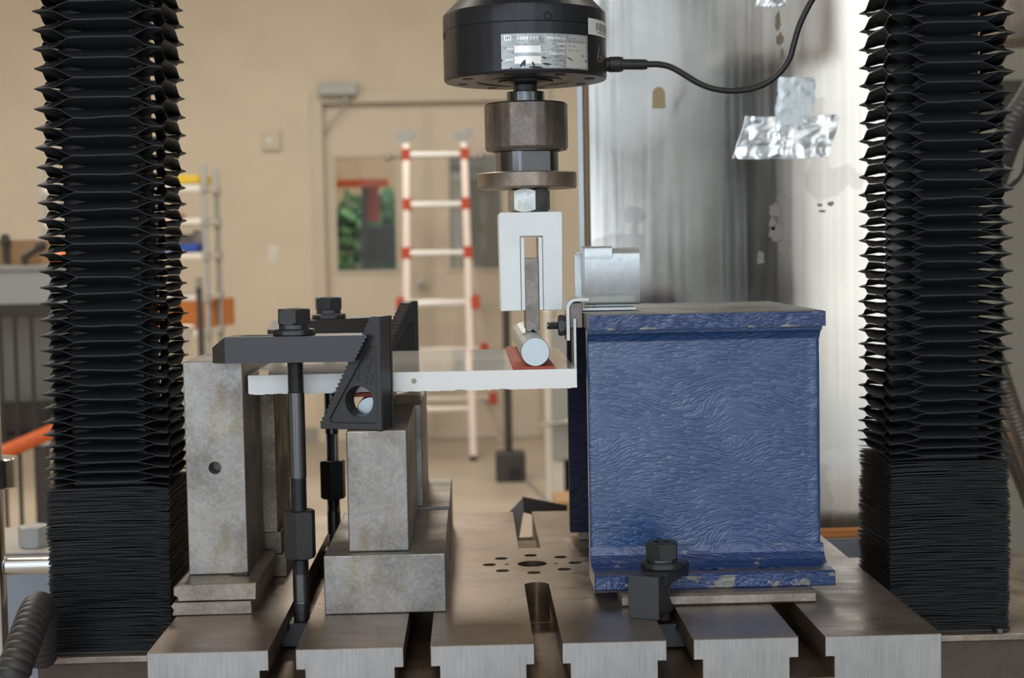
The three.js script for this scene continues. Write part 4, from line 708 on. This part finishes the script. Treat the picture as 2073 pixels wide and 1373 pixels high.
{
  const tray = (name, label, x0, x1, y, h, z0, z1, mat) => solo(name, label, 'bin', [bx(x0, x1, y, y + 0.01, z0, z1, 0.002), bx(x0, x0 + 0.01, y, y + h, z0, z1, 0.002), bx(x1 - 0.01, x1, y, y + h, z0, z1, 0.002), bx(x0, x1, y, y + h, z1 - 0.01, z1, 0.002), bx(x0, x1, y, y + h, z0, z0 + 0.01, 0.002)], mat);
  tray('storage_bin', 'yellow bin on the top tier of the wire shelf', -1.95, -1.435, 0.758, 0.05, -6.8, -6.52, M.yellow);
  tray('storage_bin', 'blue bin on the middle tier of the wire shelf', -1.90, -1.46, 0.410, 0.045, -6.70, -6.52, M.blueBin);
  solo('equipment_box', 'dark grey box standing behind the blue bin on the shelf', 'box', [bx(-1.75, -1.47, 0.412, 0.51, -6.86, -6.81, 0.004), bx(-1.53, -1.47, 0.42, 0.53, -6.80, -6.72, 0.004)], M.grey);
  solo('red_box', 'small red box on the second tier of the wire shelf', 'box', bx(-1.75, -1.56, 0.585, 0.612, -6.7, -6.55, 0.004), M.red);
  solo('orange_crate', 'orange wooden crate on the lowest tier of the wire shelf', 'crate', [bx(-1.475, -1.385, 0.0125, 0.160, -7.14, -6.93, 0.003), bx(-2.2, -1.44, 0.0125, 0.155, -6.88, -6.60, 0.003)], M.orange);
  const p = thing('leaning_post', 'dark post leaning in front of the wire shelf', 'post', [0, 0, 0]);
  part(p, 'shaft', bar([-1.24, FLOOR + 0.001, -5.28], [-1.285, 0.27, -5.45], 0.026, 0.02), M.dark); part(p, 'tip', cyl(0.016, 0.25, 0.30, 14), M.grey, [-1.285, 0, -5.45]);
  const b = thing('white_sack', 'slumped pale sack standing before the wire shelf', 'sack', [-1.42, FLOOR, -5.75]);
  const sg = new THREE.SphereGeometry(1, 32, 24), q = sg.attributes.position; for (let i = 0; i < q.count; i++) { const x = q.getX(i), y = q.getY(i), z = q.getZ(i), k = 1 - 0.35 * Math.max(0, y) + 0.12 * (vn(Math.atan2(z, x) / 6.283 + 0.5, y / 2 + 0.5, 9, 5, 5) - 0.5); q.setXYZ(i, x * 0.20 * k, Math.max(-0.02, 0.36 + y * 0.46 * k), z * 0.16 * k); } sg.computeVertexNormals(); part(b, 'bag', at(sg, 0, 0.022, 0), M.white); part(b, 'tied_top', lathe([[0.02, 0.80], [0.03, 0.84], [0.06, 0.92], [0.05, 0.925], [0.0001, 0.86]], 16), M.white);
  solo('white_box', 'low white box on the floor before the wire shelf', 'box', bx(-1.9, -1.33, FLOOR + 0.0005, -0.16, -5.35, -5.05, 0.01), M.white);
}
{
  const o = thing('workbench', 'grey workbench at the far left beyond the bellows', 'workbench', [0, FLOOR, 0]), f = -FLOOR;
  part(o, 'bench_top', bx(-2.6, -1.42, 0.352 + f, 0.372 + f, -4.5, -4.0, 0.004), M.grey);
  part(o, 'apron', bx(-2.55, -1.45, 0.235 + f, 0.352 + f, -4.03, -4.015, 0.002), M.greyBox);
  part(o, 'dark_rail', bx(-2.55, -1.45, 0.190 + f, 0.234 + f, -4.07, -4.02, 0.003), M.dark);
  part(o, 'lower_shelf', bx(-2.55, -1.45, -0.26 + f, -0.235 + f, -4.45, -4.05, 0.003), M.dark);
  for (const x of [-1.735, -1.683, -1.625]) part(o, 'upright', at(cyl(0.0075, 0.0005, 0.195 + f, 12, 0.001), x, 0, -4.0), M.dark);
  for (const x of [-2.5, -1.48]) part(o, 'leg', bx(x - 0.025, x + 0.025, 0.0005, 0.24 + f, -4.45, -4.4, 0.003), M.dark);
  part(o, 'back_panel', bx(-2.55, -1.45, -0.23 + f, 0.235 + f, -4.46, -4.45, 0.002), M.grey);
}
solo('cardboard_box', 'brown cardboard box on the workbench at far left', 'box', [bx(-1.86, -1.612, 0.3725, 0.461, -4.4, -4.12, 0.003), bx(-1.86, -1.612, 0.4605, 0.463, -4.40, -4.27, 0.0005), bx(-1.86, -1.612, 0.4605, 0.463, -4.25, -4.12, 0.0005)], M.card);
solo('orange_dome', 'orange dome shaped lid on the workbench beside the cardboard box', 'dome', at(lathe([[0.0001, 0.055], [0.03, 0.05], [0.05, 0.03], [0.055, 0.0], [0.0001, 0.0]], 24), -1.515, 0.3728, -4.07), M.orangeHot);
solo('hand_tool', 'dark hand tool lying on the workbench before the cardboard box', 'tool', [rod([-1.66, 0.40, -4.07], [-1.60, 0.44, -4.07], 0.012), at(new THREE.SphereGeometry(0.022, 14, 10), -1.60, 0.44, -4.07), rod([-1.66, 0.3735, -4.07], [-1.66, 0.41, -4.07], 0.012)], M.dark);
solo('bench_post', 'black knobbed post at the left end of the workbench', 'post', [at(lathe([[0.0001, 0], [0.02, 0], [0.012, 0.015], [0.012, 0.07], [0.02, 0.085], [0.014, 0.11], [0.0001, 0.115]], 20), -1.735, 0.3725, -4.1)], M.dark);
solo('black_case', 'black case on the lower shelf of the workbench', 'case', bx(-1.9, -1.62, -0.2345, -0.14, -4.35, -4.1, 0.008), M.dark);
solo('orange_pipe', 'orange pipe lying slanted on the floor at far left', 'pipe', rod([-2.0, -0.395, -3.75], [-1.52, -0.20, -3.95], 0.026, 18), M.orangeHot);
solo('pipe_rest', 'dark rest holding up the orange pipe', 'pipe rest', [bx(-1.90, -1.84, FLOOR + 0.0005, -0.385, -3.84, -3.76, 0.004), bx(-1.60, -1.56, FLOOR + 0.0005, -0.262, -3.96, -3.90, 0.004)], M.dark);
// ------------------------------------------------------------ near left edge: guide rod, tie bar, hose
{
  const o = thing('guide_rod', 'chrome guide rod with a thick collar at the left edge', 'guide rod', [-0.712, 0, -0.54]);
  part(o, 'rod', cyl(0.0125, -0.36, 1.0, 32, 0.001), M.chrome);
  part(o, 'collar', lathe([[0.0128, 0.0925], [0.0315, 0.0925], [0.0325, 0.0940], [0.0325, 0.1300], [0.0310, 0.1320], [0.0128, 0.1320]], 48, 0.4), M.chrome);
  part(o, 'foot', cyl(0.022, -0.81, -0.36, 24, 0.002), M.dark);
}
solo('tie_bar', 'horizontal polished steel tie bar behind the left bellows', 'tie bar', cyl(0.0128, 0, 0.30, 32, 0.001).rotateZ(-Math.PI / 2), M.chrome, [-0.7, -0.0150, -0.545]);
solo('beam_nut', 'small grey square nut on the pale beam at left', 'nut', at(hexNut(0.045, 0.035), -0.800, -0.0793, -1.03), M.greyBox);
function ribbed(name, label, pts, r, pitch, depth, mat) {
  const c = new THREE.CatmullRomCurve3(pts.map(p => new THREE.Vector3(...p))), L = c.getLength(), n = Math.round(L / pitch), seg = n * 6, rad = 28, fr = c.computeFrenetFrames(seg, false), pos = [], idx = [];
  for (let i = 0; i <= seg; i++) { const p = c.getPointAt(i / seg), k = (i % 6) / 6, q = r - depth * Math.pow(Math.abs(2 * k - 1), 3); for (let j = 0; j < rad; j++) { const a = j / rad * 6.2832, N = fr.normals[i], B = fr.binormals[i]; pos.push(p.x + q * (Math.cos(a) * N.x + Math.sin(a) * B.x), p.y + q * (Math.cos(a) * N.y + Math.sin(a) * B.y), p.z + q * (Math.cos(a) * N.z + Math.sin(a) * B.z)); } }
  for (let i = 0; i < seg; i++) for (let j = 0; j < rad; j++) { const a = i * rad + j, b = i * rad + (j + 1) % rad; idx.push(a, a + rad, b, b, a + rad, b + rad); }
  const g = new THREE.BufferGeometry(); g.setAttribute('position', new THREE.Float32BufferAttribute(pos, 3)); g.setIndex(idx); g.computeVertexNormals();
  return solo(name, label, 'hose', g, mat);
}
ribbed('corrugated_hose', 'black corrugated hose in the near left corner', [[-0.585, -0.075, -0.285], [-0.570, -0.012, -0.240], [-0.556, 0.006, -0.165], [-0.556, -0.025, -0.10], [-0.566, -0.065, -0.07], [-0.58, -0.12, -0.05], [-0.60, -0.22, -0.04]], 0.0185, 0.0098, 0.0022, M.hose);
// ------------------------------------------------------------ right edge background
{
  const o = thing('grey_cabinet', 'tall grey beige cabinet at the right edge behind the bellows', 'cabinet', [0, FLOOR, 0]), f = -FLOOR;
  part(o, 'body', bx(1.115, 2.2, 0.0005, 1.9 + f, -3.0, -2.4, 0.004), M.wallGrey);
  part(o, 'dark_recess', bx(1.22, 1.9, 0.72 + f, 0.80 + f, -2.402, -2.396, 0.001), M.dark);
  part(o, 'white_post', bx(1.045, 1.075, 0.2, 0.66 + f, -2.42, -2.38, 0.003), M.paper);
  part(o, 'post_foot', bx(1.03, 1.12, 0.0005, 0.2, -2.45, -2.35, 0.003), M.white);
  part(o, 'blue_plate', bx(1.04, 1.078, 0.86 + f, 0.96 + f, -2.43, -2.40, 0.002), M.blueBin);
  part(o, 'yellow_plate', bx(1.058, 1.085, 0.70 + f, 0.80 + f, -2.43, -2.40, 0.002), M.yellow);
  part(o, 'plate_strut', bx(1.05, 1.12, 0.5 + f, 1.0 + f, -2.46, -2.431, 0.002), M.wallGrey);
}
solo('floor_box', 'blue grey box low at the right edge behind the bellows', 'box', bx(0.94, 1.06, FLOOR + 0.0005, -0.275, -1.65, -1.5, 0.004), M.beam);
solo('junction_box', 'brownish box at the upper right corner', 'box', bx(1.0, 1.2, 0.80, 1.0, -1.75, -1.62, 0.005), M.disc);
ribbed('ribbed_hose', 'dark ribbed hose passing behind the right bellows', [[0.90, 0.50, -1.35], [0.955, 0.60, -1.40], [1.00, 0.655, -1.42], [1.06, 0.75, -1.44], [1.13, 0.86, -1.46]], 0.030, 0.014, 0.0015, M.hose);
ribbed('metal_conduit', 'flexible metal conduit low behind the right bellows', [[0.90, 0.20, -1.35], [0.96, 0.05, -1.38], [0.995, -0.04, -1.40], [1.03, -0.14, -1.42], [1.07, -0.30, -1.42]], 0.020, 0.009, 0.0016, M.brown);
ribbed('metal_conduit', 'thinner conduit below the flexible metal one at right', [[0.90, 0.05, -1.30], [0.965, -0.09, -1.33], [1.00, -0.17, -1.35], [1.04, -0.27, -1.36]], 0.012, 0.006, 0.0012, M.darkBrown);
solo('thin_cable', 'thin black cable hanging at the right edge', 'cable', tube([[1.05, 0.70, -1.48], [1.02, 0.58, -1.48], [1.012, 0.535, -1.48], [0.99, 0.505, -1.48], [0.93, 0.49, -1.47]], 0.005, 50, 8), M.blackPlastic);
renderer.render(scene, camera);
